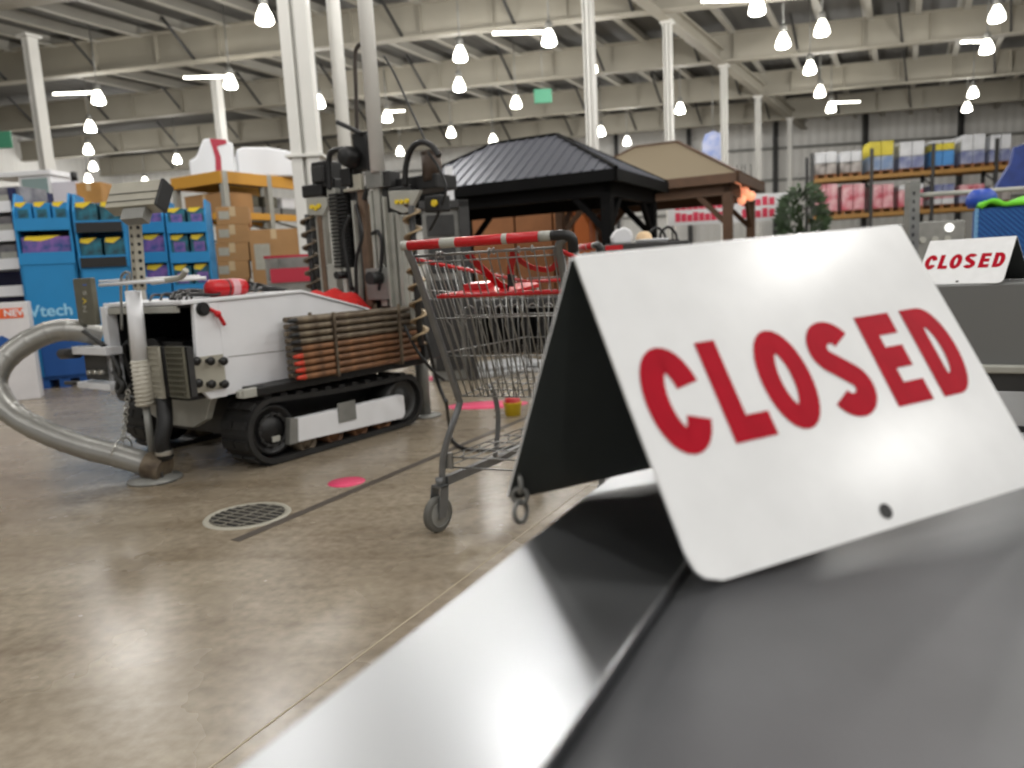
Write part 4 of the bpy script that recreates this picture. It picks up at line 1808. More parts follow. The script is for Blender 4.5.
# ---- white shelf trays on the far left and the white NEW carton
FS = Face(2, 7.9, radians(-6))
T = thing('shelf_stand', 'white and navy shelf stand cut by the left frame edge', 'shelf', FS.world(0, 0, 0), FS.rz)
q = MB()
xa, xb, z0, z1 = rect(FS, -60, 190, 20, 300)
q.span((xb - .05, 0, 0), (xb, .6, z1))
q.span((xa, .58, 0), (xb, .6, z1))
q.build('side_panel', M_navy, T)
for i, y in enumerate((214, 243, 271, 298)):
    _, _, zz, _ = rect(FS, -60, y - 5, 18, y)
    q = MB()
    q.span((xa, -.02, zz), (xb - .02, .58, zz + .02))
    q.span((xa, -.03, zz), (xb - .02, -.015, zz + .11))
    q.build('shelf', M_white, T)
for i, y in enumerate((209, 238, 266)):
    for k, lr in enumerate(('left', 'right')):
        _, _, zz, _ = rect(FS, -60, y - 5, 18, y + 5)
        nm = ('top', 'second', 'third')[i]
        x = (FS(6, 240)[0]) - k * .42
        o = thing('packed_box', 'dark packed box on the %s white shelf at the left edge, %s one' % (nm, 'right' if k == 0 else 'left'), 'box', FS.world(x, .05, zz + .02), FS.rz, 'packed boxes on the white shelves')
        q = MB()
        q.span((-.19, 0, 0), (.19, .4, .24))
        q.build('carton', mat('dark_carton', (60, 60, 74), .6, noise=.5, nscale=6, rgb2=(140, 138, 140)), o, bev=.005)
        q = MB()
        q.span((-.12, -.004, .06), (.1, 0, .16))
        q.build('printed_panel', M_lgray, o)
FN = Face(15, 6.9, radians(24))
xa, xb, z0, z1 = rect(FN, -40, 303, 34, 400)
T = thing('carton', 'white carton with an orange NEW stripe at the left edge behind the foil hose', 'box', FN.world((xa + xb) / 2, 0, 0), FN.rz)
w = xb - xa
q = MB()
q.span((-w / 2, 0, .0), (w / 2, .22, z1))
q.build('carton_body', mat('white_carton', (214, 212, 214), .6, noise=.12, nscale=3), T, bev=.008)
_, _, za_, zb_ = rect(FN, 0, 308, 30, 318)
q = MB()
q.span((-w / 2, -.004, za_), (w / 2 - .04, 0, zb_))
q.build('orange_stripe', mat('stripe_orange', (222, 92, 40), .5), T)
a = FN(16, 313)
text_mesh('NEW', (zb_ - za_) * .9, 'lettering', M_white, T, Matrix.Translation((a[0] - (xa + xb) / 2, -.006, a[1])) @ Matrix.Rotation(pi / 2, 4, 'X'), .002)
_, _, zc, zd = rect(FN, 0, 335, 30, 352)
q = MB()
q.prism([(-w / 2, zc), (w * .2, zc), (w * .32, zc + .06), (w * .1, zd), (-w / 2, zd - .05)], lambda u, v, ww: (u, ww, v), -.004, 0)
q.build('blue_print', M_dblue, T)


# ---- simple closed carton with flaps, tape and label
def carton(F, x0, y0, x1, y1, lab, m=M_card, depth=.6, label_=True, off=0.0, rest=None, group=None):
    xa, xb, z0, z1 = rect(F, x0, y0, x1, y1, off)
    if rest is not None:
        z0 = rest
    w, h = xb - xa, z1 - z0
    T = thing('cardboard_box', lab, 'box', F.world((xa + xb) / 2, off, z0), F.rz, group)
    q = MB()
    q.span((-w / 2, 0, 0), (w / 2, depth, h - .006))
    q.span((-w / 2, 0, h - .008), (-.004, depth, h - .001))
    q.span((.004, 0, h - .008), (w / 2, depth, h - .001))
    q.build('box_body', m, T, bev=.005)
    q = MB()
    q.span((-.035, -.002, h - .12), (.035, 0, h))
    q.build('tape', mat('tape', (196, 170, 130), .4), T)
    if label_:
        q = MB()
        q.span((-w * .42, -.003, h * .3), (-w * .1, 0, h * .75))
        q.build('paper_label', M_beige, T)
    return z1


FB = Face(255, 9.6, radians(16))
zz = .12
names = ['lowest', 'second', 'third', 'fourth', 'fifth', 'sixth', 'seventh', 'topmost']
y = 352
rest = .12
Tp = thing('pallet', 'wooden pallet under the cardboard box stack behind the rig', 'pallet', FB.world(0, 0, 0), FB.rz)
q = MB()
for k in (-1, 0, 1):
    q.box((k * .5, .35, .05), (.12, .7, .1))
q.span((-.65, 0, .1), (.7, .7, .12))
q.build('boards', M_card, Tp)
for i in range(8):
    y0_ = 352 - (i + 1) * 18.2
    rest = carton(FB, 216, y0_, 249, y0_ + 18, 'small cardboard box, %s of the tan stack behind the rig' % names[i], rest=rest, group='cardboard boxes stacked behind the rig') + .001
r2 = carton(FB, 251, 286, 300, 345, 'large cardboard box at the foot of the right-hand stack behind the rig', rest=.12, group='cardboard boxes stacked behind the rig') + .001
r2 = carton(FB, 251, 229, 300, 286, 'large cardboard box in the middle of the right-hand stack behind the rig', rest=r2, group='cardboard boxes stacked behind the rig') + .001
# low rack over it with a yellow beam
FR = Face(233, 10.4, radians(60))
T = thing('pallet_rack', 'steel pallet rack with orange beams behind the cardboard boxes', 'rack', FR.world(0, 0, 0), FR.rz)
za_, zb_ = FR(233, 184)[1], FR(233, 172)[1]
zc_, zd_ = FR(233, 219)[1], FR(233, 212)[1]
RL = FR(306, 180)[0]
for x in (0, RL / 2, RL):
    q = MB()
    for yy in (0, 1.0):
        q.box((x, yy, zb_ / 2), (.08, .08, zb_))
    for k in range(3):
        q.beam((x, 0, .3 + k * .7), (x, 1.0, .6 + k * .7), .03, .03)
    q.build('upright', M_lgray, T)
for lo_z, hi_z in ((za_, zb_), (zc_, zd_)):
    for x0_, x1_ in ((.04, RL / 2 - .04), (RL / 2 + .04, RL - .04)):
        for yy in (-.01, 1.01):
            q = MB()
            q.span((x0_, yy - .03, lo_z), (x1_, yy + .03, hi_z))
            q.build('beam', M_orange, T, bev=.005)
    q = MB()
    q.span((-.03, .04, hi_z - .03), (RL, .97, hi_z + .0))
    q.build('deck', M_gray, T)
    q = MB()
    q.span((-.06, -.02, lo_z), (-.03, 1.02, hi_z))
    q.build('end_beam', M_orange, T, bev=.005)
zdk = zb_ + .004
zd2 = zd_ + .004
o = thing('cardboard_box', 'wide tan box in the left end of the orange beamed rack', 'box', FR.world(.3, .5, zd2), FR.rz)
q = MB()
q.span((-.24, -.42, 0), (.24, .42, .28))
q.build('box_body', M_card, o, bev=.006)
q = MB()
q.span((-.243, -.03, 0), (.243, .03, .282))
q.build('tape', mat('tape', (196, 170, 130), .4), o)
for k in range(3):
    o = thing('white_pack', 'pale shrink wrapped pack on the rack shelf, %s of three' % ('leftmost', 'middle', 'rightmost')[k], 'package', FR.world(RL * (.36 + .23 * k), .1, zd2), FR.rz, 'pale packs on the rack shelf')
    q = MB()
    wk = RL * .1
    q.span((-wk, 0, 0), (wk, .6, .10))
    q.build('tray', M_gray, o, bev=.01)
    q = MB()
    q.span((-wk * .85, .02, .10), (wk * .85, .58, .26))
    q.build('goods', M_white if k == 2 else M_olive, o, bev=.02)
FW = Face(236, 10.9, radians(22))
for (x0_, x1_, y0_, lab) in ((188, 234, 138, 'tall white wrapped load with red straps on top of the rack'), (237, 300, 147, 'long low white wrapped load on top of the rack')):
    xa_, xb_, zl_, zh_ = rect(FW, x0_, y0_, x1_, 170, .05)
    o = thing('wrapped_load', lab, 'load', FW.world((xa_ + xb_) / 2, .05, zdk), FW.rz)
    w, h = xb_ - xa_, zh_ - zdk
    q = MB()
    if y0_ < 140:
        q.prism([(-w / 2, 0), (w / 2, 0), (w / 2, h * .9), (w * .25, h * .97), (0, h), (-w * .14, h * .97), (-w * .34, h * .5), (-w / 2, h * .4)], lambda u, v, ww: (u, ww, v), 0, .6)
    else:
        q.prism([(-w / 2, 0), (w / 2, 0), (w / 2, h * .8), (w * .3, h * .9), (0, h), (-w * .4, h), (-w / 2, h * .9)], lambda u, v, ww: (u, ww, v), 0, .6)
    q.build('wrapping', mat('white_wrap', (228, 230, 234), .35), o, bev=.03)
    if y0_ < 140:
        q = MB()
        q.prism([(w * .05, 0), (w * .18, 0), (w * .2, h * .5), (w * .14, h * .78), (w * .36, h * .86), (w * .36, h * .96), (w * .0, h * .98), (w * .08, h * .5)], lambda u, v, ww: (u, ww, v), -.012, -.002)
        q.build('red_strap', mat('dull_red', (176, 50, 70), .6), o)
# red and gray baskets beside the mast, small blue ball
FC = Face(285, 7.6, radians(0))
xa, xb, z0, z1 = rect(FC, 266, 256, 318, 292)
o = thing('red_bin', 'red and clear plastic bin stand between the rig hood and mast', 'bin', FC.world((xa + xb) / 2, 0, 0), 0)
w = xb - xa
q = MB()
q.span((-w / 2, 0, z0), (w / 2, .03, z0 + .12))
q.span((-w / 2, .4, z0), (w / 2, .43, z1))
q.span((-w / 2, 0, z0 + .12), (-w / 2 + .02, .43, z1))
q.build('bin_wall', M_gray, o)
q = MB()
q.span((-w / 2 + .05, -.02, z0 + .10), (w / 2, .0, z0 + .24))
q.tube([(-w / 2, 0, z1), (w / 2, 0, z1), (w / 2, .42, z1), (-w / 2, .42, z1)], .014, 6, closed=True)
q.build('red_rim', mat('raspberry', (176, 40, 62), .5), o)
q = MB()
q.span((-w / 2, 0, 0), (w / 2, .42, z0))
q.build('pedestal', M_gray, o)
p_ = at(309, 288, 7.5)
o = MB().ball((0, 0, 0), .07).build('ball', mat('ball_blue', (50, 110, 190), .4))
o.location = (p_.x, p_.y, z0 + .24 + .07)
o.location = (p_.x, FC.o.y + .2, z0 + .07)
tag(o, 'small blue ball in the red plastic bin behind the hood', 'ball')

# ---- upright white freezer and panels far behind the blue displays
FF = Face(45, 12.5, radians(-5))
xa, xb, z0, z1 = rect(FF, 26, 174, 58, 300)
o = thing('display_freezer', 'white upright glass door freezer standing behind the leftmost blue tower', 'freezer', FF.world((xa + xb) / 2, 0, 0), FF.rz)
w = xb - xa
q = MB()
q.span((-w / 2, .02, 0), (w / 2, .7, z1))
q.build('cabinet', M_white, o, bev=.01)
q = MB()
q.span((-w / 2 - .5, -.03, z1 - .02), (w / 2 + .05, .5, z1 + .06))
q.build('header', M_white, o, bev=.01)
q = MB()
q.span((-w / 2 + .06, -.0, .3), (w / 2 - .06, .02, z1 - .06))
q.build('glass_door', mat('freezer_glass', (130, 150, 150), .2), o)
xa, xb, z0, z1 = rect(FF, 60, 181, 82, 300)
o = thing('display_board', 'pale lilac display panel between the freezer and the tan cartons', 'panel', FF.world((xa + xb) / 2, 0, 0), FF.rz)
q = MB()
q.span((-.2, 0, 0), (.22, .06, z1))
q.build('board', mat('lilac_white', (206, 204, 214), .5), o, bev=.005)
q = MB()
q.cyl((.18, .03, z1), (.18, .03, z1 + .14), .05, seg=12)
q.build('black_cap', M_black, o)
carton(Face(96, 11.5, 0), 83, 182, 108, 300, 'tall orange-brown carton showing above the blue displays', m=mat('orange_carton', (186, 138, 74), .7, noise=.3, nscale=3), rest=0, label_=False)

# ================================================================== GAZEBOS
def gazebo(corner, lw, lu, ze, zp, mframe, mroof, lab, over=.0, ribs=True):
    T = thing('gazebo', lab, 'gazebo', (corner.x, corner.y, 0), UANG)
    # local x along UD (depth lu), local y = away to the left (width lw)
    q = MB()
    ridge = max(lw - lu, 0) / 2 + .25
    A, B, Cc, D_ = V((0, 0, ze)), V((lu, 0, ze)), V((lu, lw, ze)), V((0, lw, ze))
    r0, r1 = V((lu / 2, lw / 2 - ridge * .6, zp)), V((lu / 2, lw / 2 + ridge * .6, zp))
    lo = V((0, 0, -.05))
    q.add([A, B, Cc, D_, r0, r1], [(0, 4, 5, 3), (0, 1, 4), (1, 2, 5, 4), (2, 3, 5)])
    q.add([A + lo, B + lo, Cc + lo, D_ + lo, r0 + lo, r1 + lo], [(3, 5, 4, 0), (4, 1, 0), (4, 5, 2, 1), (5, 3, 2)])
    rf = q.build('roof', mroof, T)
    if ribs:
        q = MB()
        n = int(lw / .17)
        for i in range(1, n):
            y = lw * i / n
            # run up the front slope until the hip or ridge
            t = min(1, min(y / max(r0.y, .01), (lw - y) / max(lw - r1.y, .01)))
            q.beam((0, y, ze + .01), (lu / 2 * t, y, ze + (zp - ze) * t + .01), .03, .025)
        n = int(lu / .17)
        for i in range(1, n):
            x = lu * i / n
            t = 1 - abs(x - lu / 2) / (lu / 2)
            q.beam((x, 0, ze + .01), (x, r0.y * t, ze + (zp - ze) * t + .01), .03, .025)
        q.build('roof_ribs', mroof, rf)
    q = MB()
    for a, b in ((A, r0), (D_, r1), (r0, r1), (B, r0), (Cc, r1)):
        q.beam(a + V((0, 0, .015)), b + V((0, 0, .015)), .07, .03)
    q.build('hip_caps', mframe, rf)
    q = MB()
    q.span((-.02, -.02, ze - .16), (.03, lw + .02, ze + .0))
    q.span((lu - .03, -.02, ze - .16), (lu + .02, lw + .02, ze + .0))
    q.span((-.02, -.02, ze - .16), (lu + .02, .03, ze + .0))
    q.span((-.02, lw - .03, ze - .16), (lu + .02, lw + .02, ze + .0))
    q.build('fascia', mframe, T)
    ins = .22
    q = MB()
    q.span((ins - .06, ins - .06, ze - .34), (ins + .06, lw - ins + .06, ze - .12))
    q.span((lu - ins - .06, ins - .06, ze - .34), (lu - ins + .06, lw - ins + .06, ze - .12))
    q.span((ins - .06, ins - .06, ze - .34), (lu - ins + .06, ins + .06, ze - .12))
    q.span((ins - .06, lw - ins - .06, ze - .34), (lu - ins + .06, lw - ins + .06, ze - .12))
    q.build('frame_beam', mframe, T)
    for x, sx in ((ins, 1), (lu - ins, -1)):
        for y, sy in ((ins, 1), (lw - ins, -1)):
            q = MB()
            q.box((x, y, (ze - .3) / 2), (.15, .15, ze - .3))
            q.box((x, y, .02), (.26, .26, .04))
            pz = q.build('post', mframe, T)
            q = MB()
            q.beam((x, y, ze - .85), (x + sx * .5, y, ze - .32), .07, .09)
            q.beam((x, y, ze - .85), (x, y + sy * .5, ze - .32), .07, .09)
            q.build('brace', mframe, pz)
    return T


g1 = at(616, 168, 10.5)
gazebo(g1, 4.0, 2.55, g1.z, 3.05, M_gblack, M_groof, 'black framed gazebo with gray ribbed metal roof behind the cart')
g2 = at(738, 172, 12.9)
gazebo(g2, 3.6, 2.7, g2.z, 3.22, M_brown, M_broof, 'brown wooden gazebo with tan hip roof right of the black one', ribs=False)

# lanterns glowing under the tan roof
for i, (x, y) in enumerate(((737, 187), (745, 192), (751, 196), (742, 200))):
    p_ = at(x, y, 14.0)
    o = thing('lantern', 'warm glowing lantern under the tan gazebo roof, %s' % ('leftmost', 'second from left', 'rightmost', 'lowest')[i], 'lantern', p_, 0, 'lanterns under the tan gazebo')
    q = MB()
    q.ball((0, 0, 0), .085, 1.1, 12, 8)
    q.build('globe', M_warm, o)
    q = MB()
    q.cyl((0, 0, .08), (0, 0, g2.z + .25 - p_.z), .008, seg=6)
    q.build('cord', M_black, o)

# red on white banner board behind the tan gazebo
FT = Face(728, 17.6, radians(-6))
xa, xb, z0, z1 = rect(FT, 668, 196, 788, 223)
T = thing('banner_board', 'white board with red lettering behind the tan gazebo posts', 'sign', FT.world((xa + xb) / 2, 0, 0), FT.rz)
w = xb - xa
q = MB()
q.span((-w / 2, 0, z0), (w / 2, .05, z1))
q.build('board', M_white, T)
q = MB()
for x in (-w / 2 + .1, 0, w / 2 - .1):
    q.span((x - .03, .05, 0), (x + .03, .1, z1))
q.build('leg', M_gray, T)
hh = z1 - z0
mr_ = mat('banner_red', (214, 52, 84), .5)
for a, b in ((.06, .46), (.62, .90)):
    q = MB()
    for k, (zz0, zz1) in enumerate(((.58, .90), (.14, .48))):
        n = int((b - a) / .05)
        for i in range(n):
            u = a + (b - a) * i / n
            q.span((-w / 2 + w * u, -.006, z0 + hh * zz0), (-w / 2 + w * (u + .044), 0, z0 + hh * (zz1 - .04 * (i % 3))))
    q.build('printed_word', mr_, T)

# ================================================================== RIGHT-HAND RACK WITH PALLET LOADS
FK = Face(880, 26.5, radians(-13))
xl = FK(812, 200)[0]
xr = FK(1060, 200)[0]
zbm = FK(880, 174)[1]
zlm = FK(880, 212)[1]
T = thing('pallet_rack', 'tall warehouse rack with orange beams at the right against the back wall', 'rack', FK.world(0, 0, 0), FK.rz)
nb = 4
for i in range(nb + 1):
    x = xl + (xr - xl) * i / nb
    q = MB()
    for yy in (.05, 1.15):
        q.box((x, yy, 2.25), (.11, .1, 4.5))
    for k in range(4):
        q.beam((x, .05, .4 + k * .9), (x, 1.15, .8 + k * .9), .04, .04)
    q.build('upright', M_dgray, T)
for i in range(nb):
    for zz in (zbm, zlm, .9):
        xa_ = xl + (xr - xl) * i / nb + .06
        xb_ = xl + (xr - xl) * (i + 1) / nb - .06
        for yy in (0, 1.14):
            q = MB()
            q.span((xa_, yy - .035, zz - .14), (xb_, yy + .035, zz))
            q.build('beam', M_dorange, T)
        q = MB()
        q.span((xa_, .04, zz - .03), (xb_, 1.1, zz - .005))
        q.build('deck', M_gray, T)


def pallet_load(x0, x1, ytop, z, lab, mats_, group):
    xa_, xb_, _, zt = rect(FK, x0, ytop, x1, ytop + 10, .05)
    w = xb_ - xa_
    h = max(zt - z, .5)
    o = thing('pallet_load', lab, 'pallet load', FK.world((xa_ + xb_) / 2, .06, z), FK.rz, group)
    q = MB()
    for k in (-1, 0, 1):
        q.box((k * w * .42, .5, .05), (.1, 1.0, .1))
    q.span((-w / 2, 0, .1), (w / 2, 1.0, .13))
    q.build('pallet', M_cardb, o)
    z_ = .13
    for k, (frac, m_) in enumerate(mats_):
        q = MB()
        hh_ = (h - .13) * frac
        n = 2
        for i in range(n):
            q.span((-w / 2 + w * i / n + .008, 0, z_ + .004), (-w / 2 + w * (i + 1) / n - .008, .98, z_ + hh_ - .004))
        q.build('goods', m_, o, bev=.02)
        z_ += hh_
    return o


Mb1 = mat('goods_blue', (70, 110, 160), .5, noise=.5, nscale=2.5, rgb2=(150, 160, 176))
Mb2 = mat('goods_bright_blue', (70, 140, 206), .5, noise=.3, nscale=2)
Mb3 = mat('goods_pale', (208, 210, 214), .45, noise=.2, nscale=3)
Mb4 = mat('goods_navy', (66, 76, 130), .5, noise=.4, nscale=3, rgb2=(150, 156, 180))
Mb5 = mat('goods_yellow', (206, 190, 54), .5, noise=.2, nscale=3)
Mb6 = mat('goods_gray', (188, 182, 178), .55, noise=.5, nscale=3, rgb2=(96, 90, 88))
up = [(815, 837, 152, 'gray white pallet load at the left end of the upper rack level', [(.5, Mb6), (.5, Mb3)]),
      (840, 862, 151, 'gray white pallet load second from left on the upper rack level', [(.5, Mb6), (.5, Mb3)]),
      (869, 894, 141, 'blue pallet load with ragged yellow top on the upper rack level', [(.5, Mb1), (.5, Mb5)]),
      (900, 925, 141, 'gray blue pallet load between the two yellow topped ones', [(.45, Mb4), (.55, Mb3)]),
      (931, 955, 140, 'bright blue pallet load with flat yellow top on the rack', [(.6, Mb2), (.28, Mb5), (.12, Mb3)]),
      (962, 986, 134, 'white over blue pallet load right of the bright blue one', [(.45, Mb4), (.55, Mb3)]),
      (991, 1012, 134, 'white over navy pallet load at the right end of the upper level', [(.45, Mb4), (.55, Mb3)])]
for x0, x1, yt, lab, ms in up:
    pallet_load(x0, x1, yt, zbm, lab, ms, 'pallet loads on the right rack')
lo_ = [(815, 838, 'red and white pallet load at the left end of the lower rack level', [(1, M_pinkwrap)]),
       (842, 865, 'red and white pallet load second from left on the lower level', [(1, M_pinkwrap)]),
       (871, 894, 'red and white pallet load third from left on the lower level', [(1, M_pinkwrap)]),
       (899, 924, 'red and white pallet load behind the gray post on the lower level', [(.75, M_pinkwrap), (.25, Mb3)]),
       (930, 955, 'white and lilac pallet load right of the gray post, lower level', [(.3, Mb3), (.3, M_pinkwrap), (.4, Mb4)]),
       (960, 985, 'white and red mottled pallet load on the lower level above the blue crate', [(.4, Mb4), (.6, M_pinkwrap)]),
       (990, 1012, 'dark mottled pallet load at the right end of the lower level', [(1, Mb6)])]
for x0, x1, lab, ms in lo_:
    pallet_load(x0, x1, 184, zlm, lab, ms, 'pallet loads on the right rack')

# blue striped fabric roll hanging right of the rack
p_ = at(1017, 170, 12)
o = thing('blue_tarp', 'blue and white slanting tarp at the right frame edge over the rack', 'tarp', (p_.x, p_.y, 0))
q = MB()
q.prism([(-.32, -.25), (-.1, .1), (-.05, .35), (.5, .5), (.5, -.3)], lambda u, v, w: (u, w, p_.z + v), 0, .06)
q.build('tarp_sheet', mat('tarp_blue', (36, 60, 130), .5, noise=.3, nscale=6), o)
q = MB()
q.cyl((.3, .1, 0), (.3, .1, p_.z + .5), .03, seg=8)
q.build('pole', M_gray, o)

# ---- blue quilted crate with lime cloth, gray post and rail
FQ = Face(975, 5.6, radians(-30))
xa, xb, z0, z1 = rect(FQ, 975, 205, 1075, 240)
T = thing('blue_crate', 'blue quilted crate behind the far CLOSED sign at the right edge', 'crate', FQ.world((xa + xb) / 2, 0, 0), FQ.rz)
w = xb - xa
q = MB()
q.span((-w / 2, 0, 0), (w / 2, .55, z1))
q.build('crate_body', M_dblue, T, bev=.01)
q = MB()
n = 16
for i in range(-6, n):
    x = -w / 2 + w * i / n
    for sg in (1, -1):
        a0, a1 = (x, .3), (x + .9, z1 - .02)
        if sg < 0:
            a0, a1 = (x, z1 - .02), (x + .9, .3)
        # clip to the panel
        def clip(a, b):
            (ax_, az_), (bx_, bz_) = a, b
            if ax_ < -w / 2 + .01:
                t = (-w / 2 + .01 - ax_) / (bx_ - ax_)
                ax_, az_ = -w / 2 + .01, az_ + (bz_ - az_) * t
            if bx_ > w / 2 - .01:
                t = (w / 2 - .01 - ax_) / (bx_ - ax_)
                bx_, bz_ = w / 2 - .01, az_ + (bz_ - az_) * t
            return (ax_, az_), (bx_, bz_)
        if a1[0] > -w / 2 + .02 and a0[0] < w / 2 - .02:
            a0, a1 = clip(a0, a1)
            q.beam((a0[0], -.003, a0[1]), (a1[0], -.003, a1[1]), .006, .006, up=(0, 1, 0))
q.build('quilting', mat('quilt_blue', (40, 110, 176), .6), T)
q = MB()
q.span((-w / 2 - .004, -.006, .0), (-w / 2 + .02, .02, z1))
q.build('edge_trim', mat('trim_blue', (110, 160, 200), .5), T)
vs, fs = [], []
nx, ny = 26, 6
for i in range(nx + 1):
    for j in range(ny + 1):
        u, v = i / nx, j / ny
        vs.append((-w / 2 + .02 + u * (w - .04), -.02 + v * .5, z1 + .012 + max(0, .05 * sin(u * 11 + v * 3) * (1 - v * .5)) + .07 * max(0, u - .12) * (1 + .5 * sin(7 * u + 5 * v))))
for i in range(nx):
    for j in range(ny):
        fs.append((i * (ny + 1) + j, (i + 1) * (ny + 1) + j, (i + 1) * (ny + 1) + j + 1, i * (ny + 1) + j + 1))
q = MB()
q.add(vs, fs, 0, True)
o = q.build('lime_cloth', M_lime)
o.location = T.location
o.rotation_euler.z = FQ.rz
so = o.modifiers.new('thick', 'SOLIDIFY')
so.thickness = .03
tag(o, 'bright lime green cloth draped over the top of the blue crate', 'cloth')
p_ = FQ.world(FQ(992, 195)[0], .3, 0)
o = MB()
o.lathe([(.001, 0), (.09, 0), (.11, .05), (.10, .10), (.06, .14), (.001, .145)], seg=18)
o = o.build('blue_bag', mat('bag_blue', (30, 70, 170), .45))
o.location = (p_.x, p_.y + .1, z1 + .02)
tag(o, 'small deep blue bag sitting on the blue crate behind the lime cloth', 'bag')

FP = Face(911, 6.6, 0)
xa, xb, z0, z1 = rect(FP, 904, 182, 918, 300)
T = thing('barrier_post', 'gray square barrier post with a rail left of the blue crate', 'barrier', FP.world((xa + xb) / 2, 0, 0), 0)
q = MB()
q.box((0, 0, z1 / 2), (.09, .09, z1))
q.box((0, 0, .01), (.2, .2, .02))
for k in range(9):
    q.box((-.01, -.047, z1 - .1 - k * .07), (.02, .004, .03), None, 1)
q.build('post', [M_gray, M_dgray], T, bev=.004)
q = MB()
zr = FP(960, 192)[1]
q.tube([(0, 0, zr - .01), (1.6, -.1, zr)], .022, 10)
q.build('rail', M_lgray, T)
FG = Face(940, 8.5, radians(-8))
xa, xb, z0, z1 = rect(FG, 912, 221, 964, 330)
T = thing('gray_cabinet', 'light gray machine cabinet between the barrier post and blue crate', 'cabinet', FG.world((xa + xb) / 2, 0, 0), FG.rz)
w = xb - xa
q = MB()
q.span((-w / 2, 0, .05), (w / 2, .5, z1))
q.span((-w / 2 + .05, .05, 0), (w / 2 - .05, .45, .05))
q.build('cabinet_body', M_gray, T, bev=.015)
q = MB()
for k in range(3):
    q.cyl((-w / 2 + .1 + k * .13, -.02, z1 - .2), (-w / 2 + .1 + k * .13, 0, z1 - .2), .035, seg=16)
q.build('dial', M_lgray, T)
q = MB()
q.cyl((w * .18, -.02, z1 - .08), (w * .18, 0, z1 - .08), .045, seg=18)
q.build('round_lamp', mat('white_lamp', (250, 250, 245), .4, emit=((255, 255, 250), 1.2)), T)

# ---- plant and chairs left of the rack
p_ = gz(803, 300, 0)
p_ = at(802, 225, 16.3)
T = thing('potted_plant', 'dark bushy potted plant between the banner board and the right rack', 'plant', (p_.x, p_.y, 0))
q = MB()
q.lathe([(.001, 0), (.22, 0), (.28, .45), (.30, .45), (.30, .5), (.26, .5), (.24, .42), (.001, .42)], seg=20)
q.build('pot', M_cardb, T)
q = MB()
q.tube(bez([(0, 0, .42), (.03, 0, .9), (-.02, .02, 1.4)], 4), .03, 8)
q.build('stem', M_cardb, T)
q = MB()
random.seed(11)
zt = at(802, 188, 16.3).z
for k in range(560):
    th, ph = random.uniform(0, 2 * pi), math.acos(random.uniform(-1, 1))
    rr = random.uniform(.5, 1) ** .5
    c = V((.42 * rr * sin(ph) * cos(th), .42 * rr * sin(ph) * sin(th), 1.05 + (zt - 1.05) * .5 + (zt - .95) * .5 * rr * cos(ph)))
    dr = V((cos(th), sin(th), random.uniform(-.2, .9))).normalized()
    sd = dr.orthogonal().normalized() * .035
    q.add([c, c + dr * .11 + sd * 1.5, c + dr * .24, c + dr * .11 - sd * 1.5], [(0, 1, 2, 3)])
q.build('foliage', M_greenleaf, T)


def patio_chair(x, y, Y, rz, lab):
    p = at(x, y, Y)
    T = thing('patio_chair', lab, 'chair', (p.x, p.y, 0), rz, 'black patio chairs under the tan gazebo')
    q = MB()
    q.span((-.26, -.26, .40), (.26, .26, .47))
    q.build('seat', M_black, T, bev=.02)
    q = MB()
    q.beam((0, .26, .45), (0, .36, 1.05), .52, .06)
    q.build('backrest', M_black, T, bev=.02)
    for sx in (-1, 1):
        q = MB()
        q.tube(bez([(.28 * sx, -.26, .0), (.28 * sx, -.27, .5), (.28 * sx, -.2, .68), (.28 * sx, .15, .70), (.28 * sx, .31, .66)], 5), .02, 8)
        q.build('armrest', M_black, T)
        q = MB()
        q.tube([(.26 * sx, .26, .45), (.26 * sx, .3, 0)], .02, 8)
        q.build('leg', M_black, T)
    return T


patio_chair(700, 240, 15.0, .2, 'black patio chair at the left under the tan gazebo')
patio_chair(765, 240, 14.2, -.5, 'black patio chair between the tan gazebo posts')
patio_chair(812, 240, 15.2, 2.6, 'black patio chair with curved arms in front of the plant')
T = thing('side_table', 'small white round table among the black patio chairs', 'table', at(737, 240, 13.6).xy.to_3d())
q = MB()
q.lathe([(.001, 1.24), (.13, 1.24), (.15, 1.27), (.13, 1.30), (.001, 1.30)], seg=20)
q.build('table_top', M_white, T)
q = MB()
q.cyl((0, 0, .02), (0, 0, 1.24), .05)
q.lathe([(.001, 0), (.14, 0), (.14, .02), (.001, .03)], seg=20)
q.build('pedestal', M_white, T)

# ---- service counter with a white bag, a straw hat and a white tray
FV = Face(645, 5.2, radians(-4))
xa, xb, z0, z1 = rect(FV, 606, 242, 690, 300)
T = thing('service_counter', 'dark gray counter top seen just above the large sign ridge', 'counter', FV.world((xa + xb) / 2, 0, 0), FV.rz)
w = xb - xa
q = MB()
q.span((-w / 2, 0, z1 - .05), (w / 2, .6, z1))
q.build('counter_top', M_dgray, T, bev=.01)
q = MB()
q.span((-w / 2 + .04, .03, 0), (w / 2 - .04, .57, z1 - .05))
q.build('counter_body', M_black, T)
q = MB()
q.span((-w / 2, -.01, z1 - .045), (-w / 2 + .12, .0, z1 - .01))
q.build('red_edge', M_bred, T)
p_ = FV.world(FV(623, 235)[0], .15, z1)
q = MB()
q.prism([(-.065, 0), (.065, 0), (.08, .05), (.06, .095), (.02, .115), (-.04, .10), (-.075, .05)], lambda u, v, w: (u, w, v), -.05, .05)
o = q.build('white_bag', M_white, bev=.015)
o.location = p_
tag(o, 'small white bag on the counter above the left part of the sign', 'bag')
p_ = FV.world(FV(655, 238)[0], .18, z1)
q = MB()
q.lathe([(.001, 0), (.10, 0), (.125, .02), (.12, .024), (.095, .008), (.001, .008)], seg=28)
o = q.build('white_tray', M_white)
o.location = p_
tag(o, 'shallow white tray on the counter behind the large sign', 'tray')
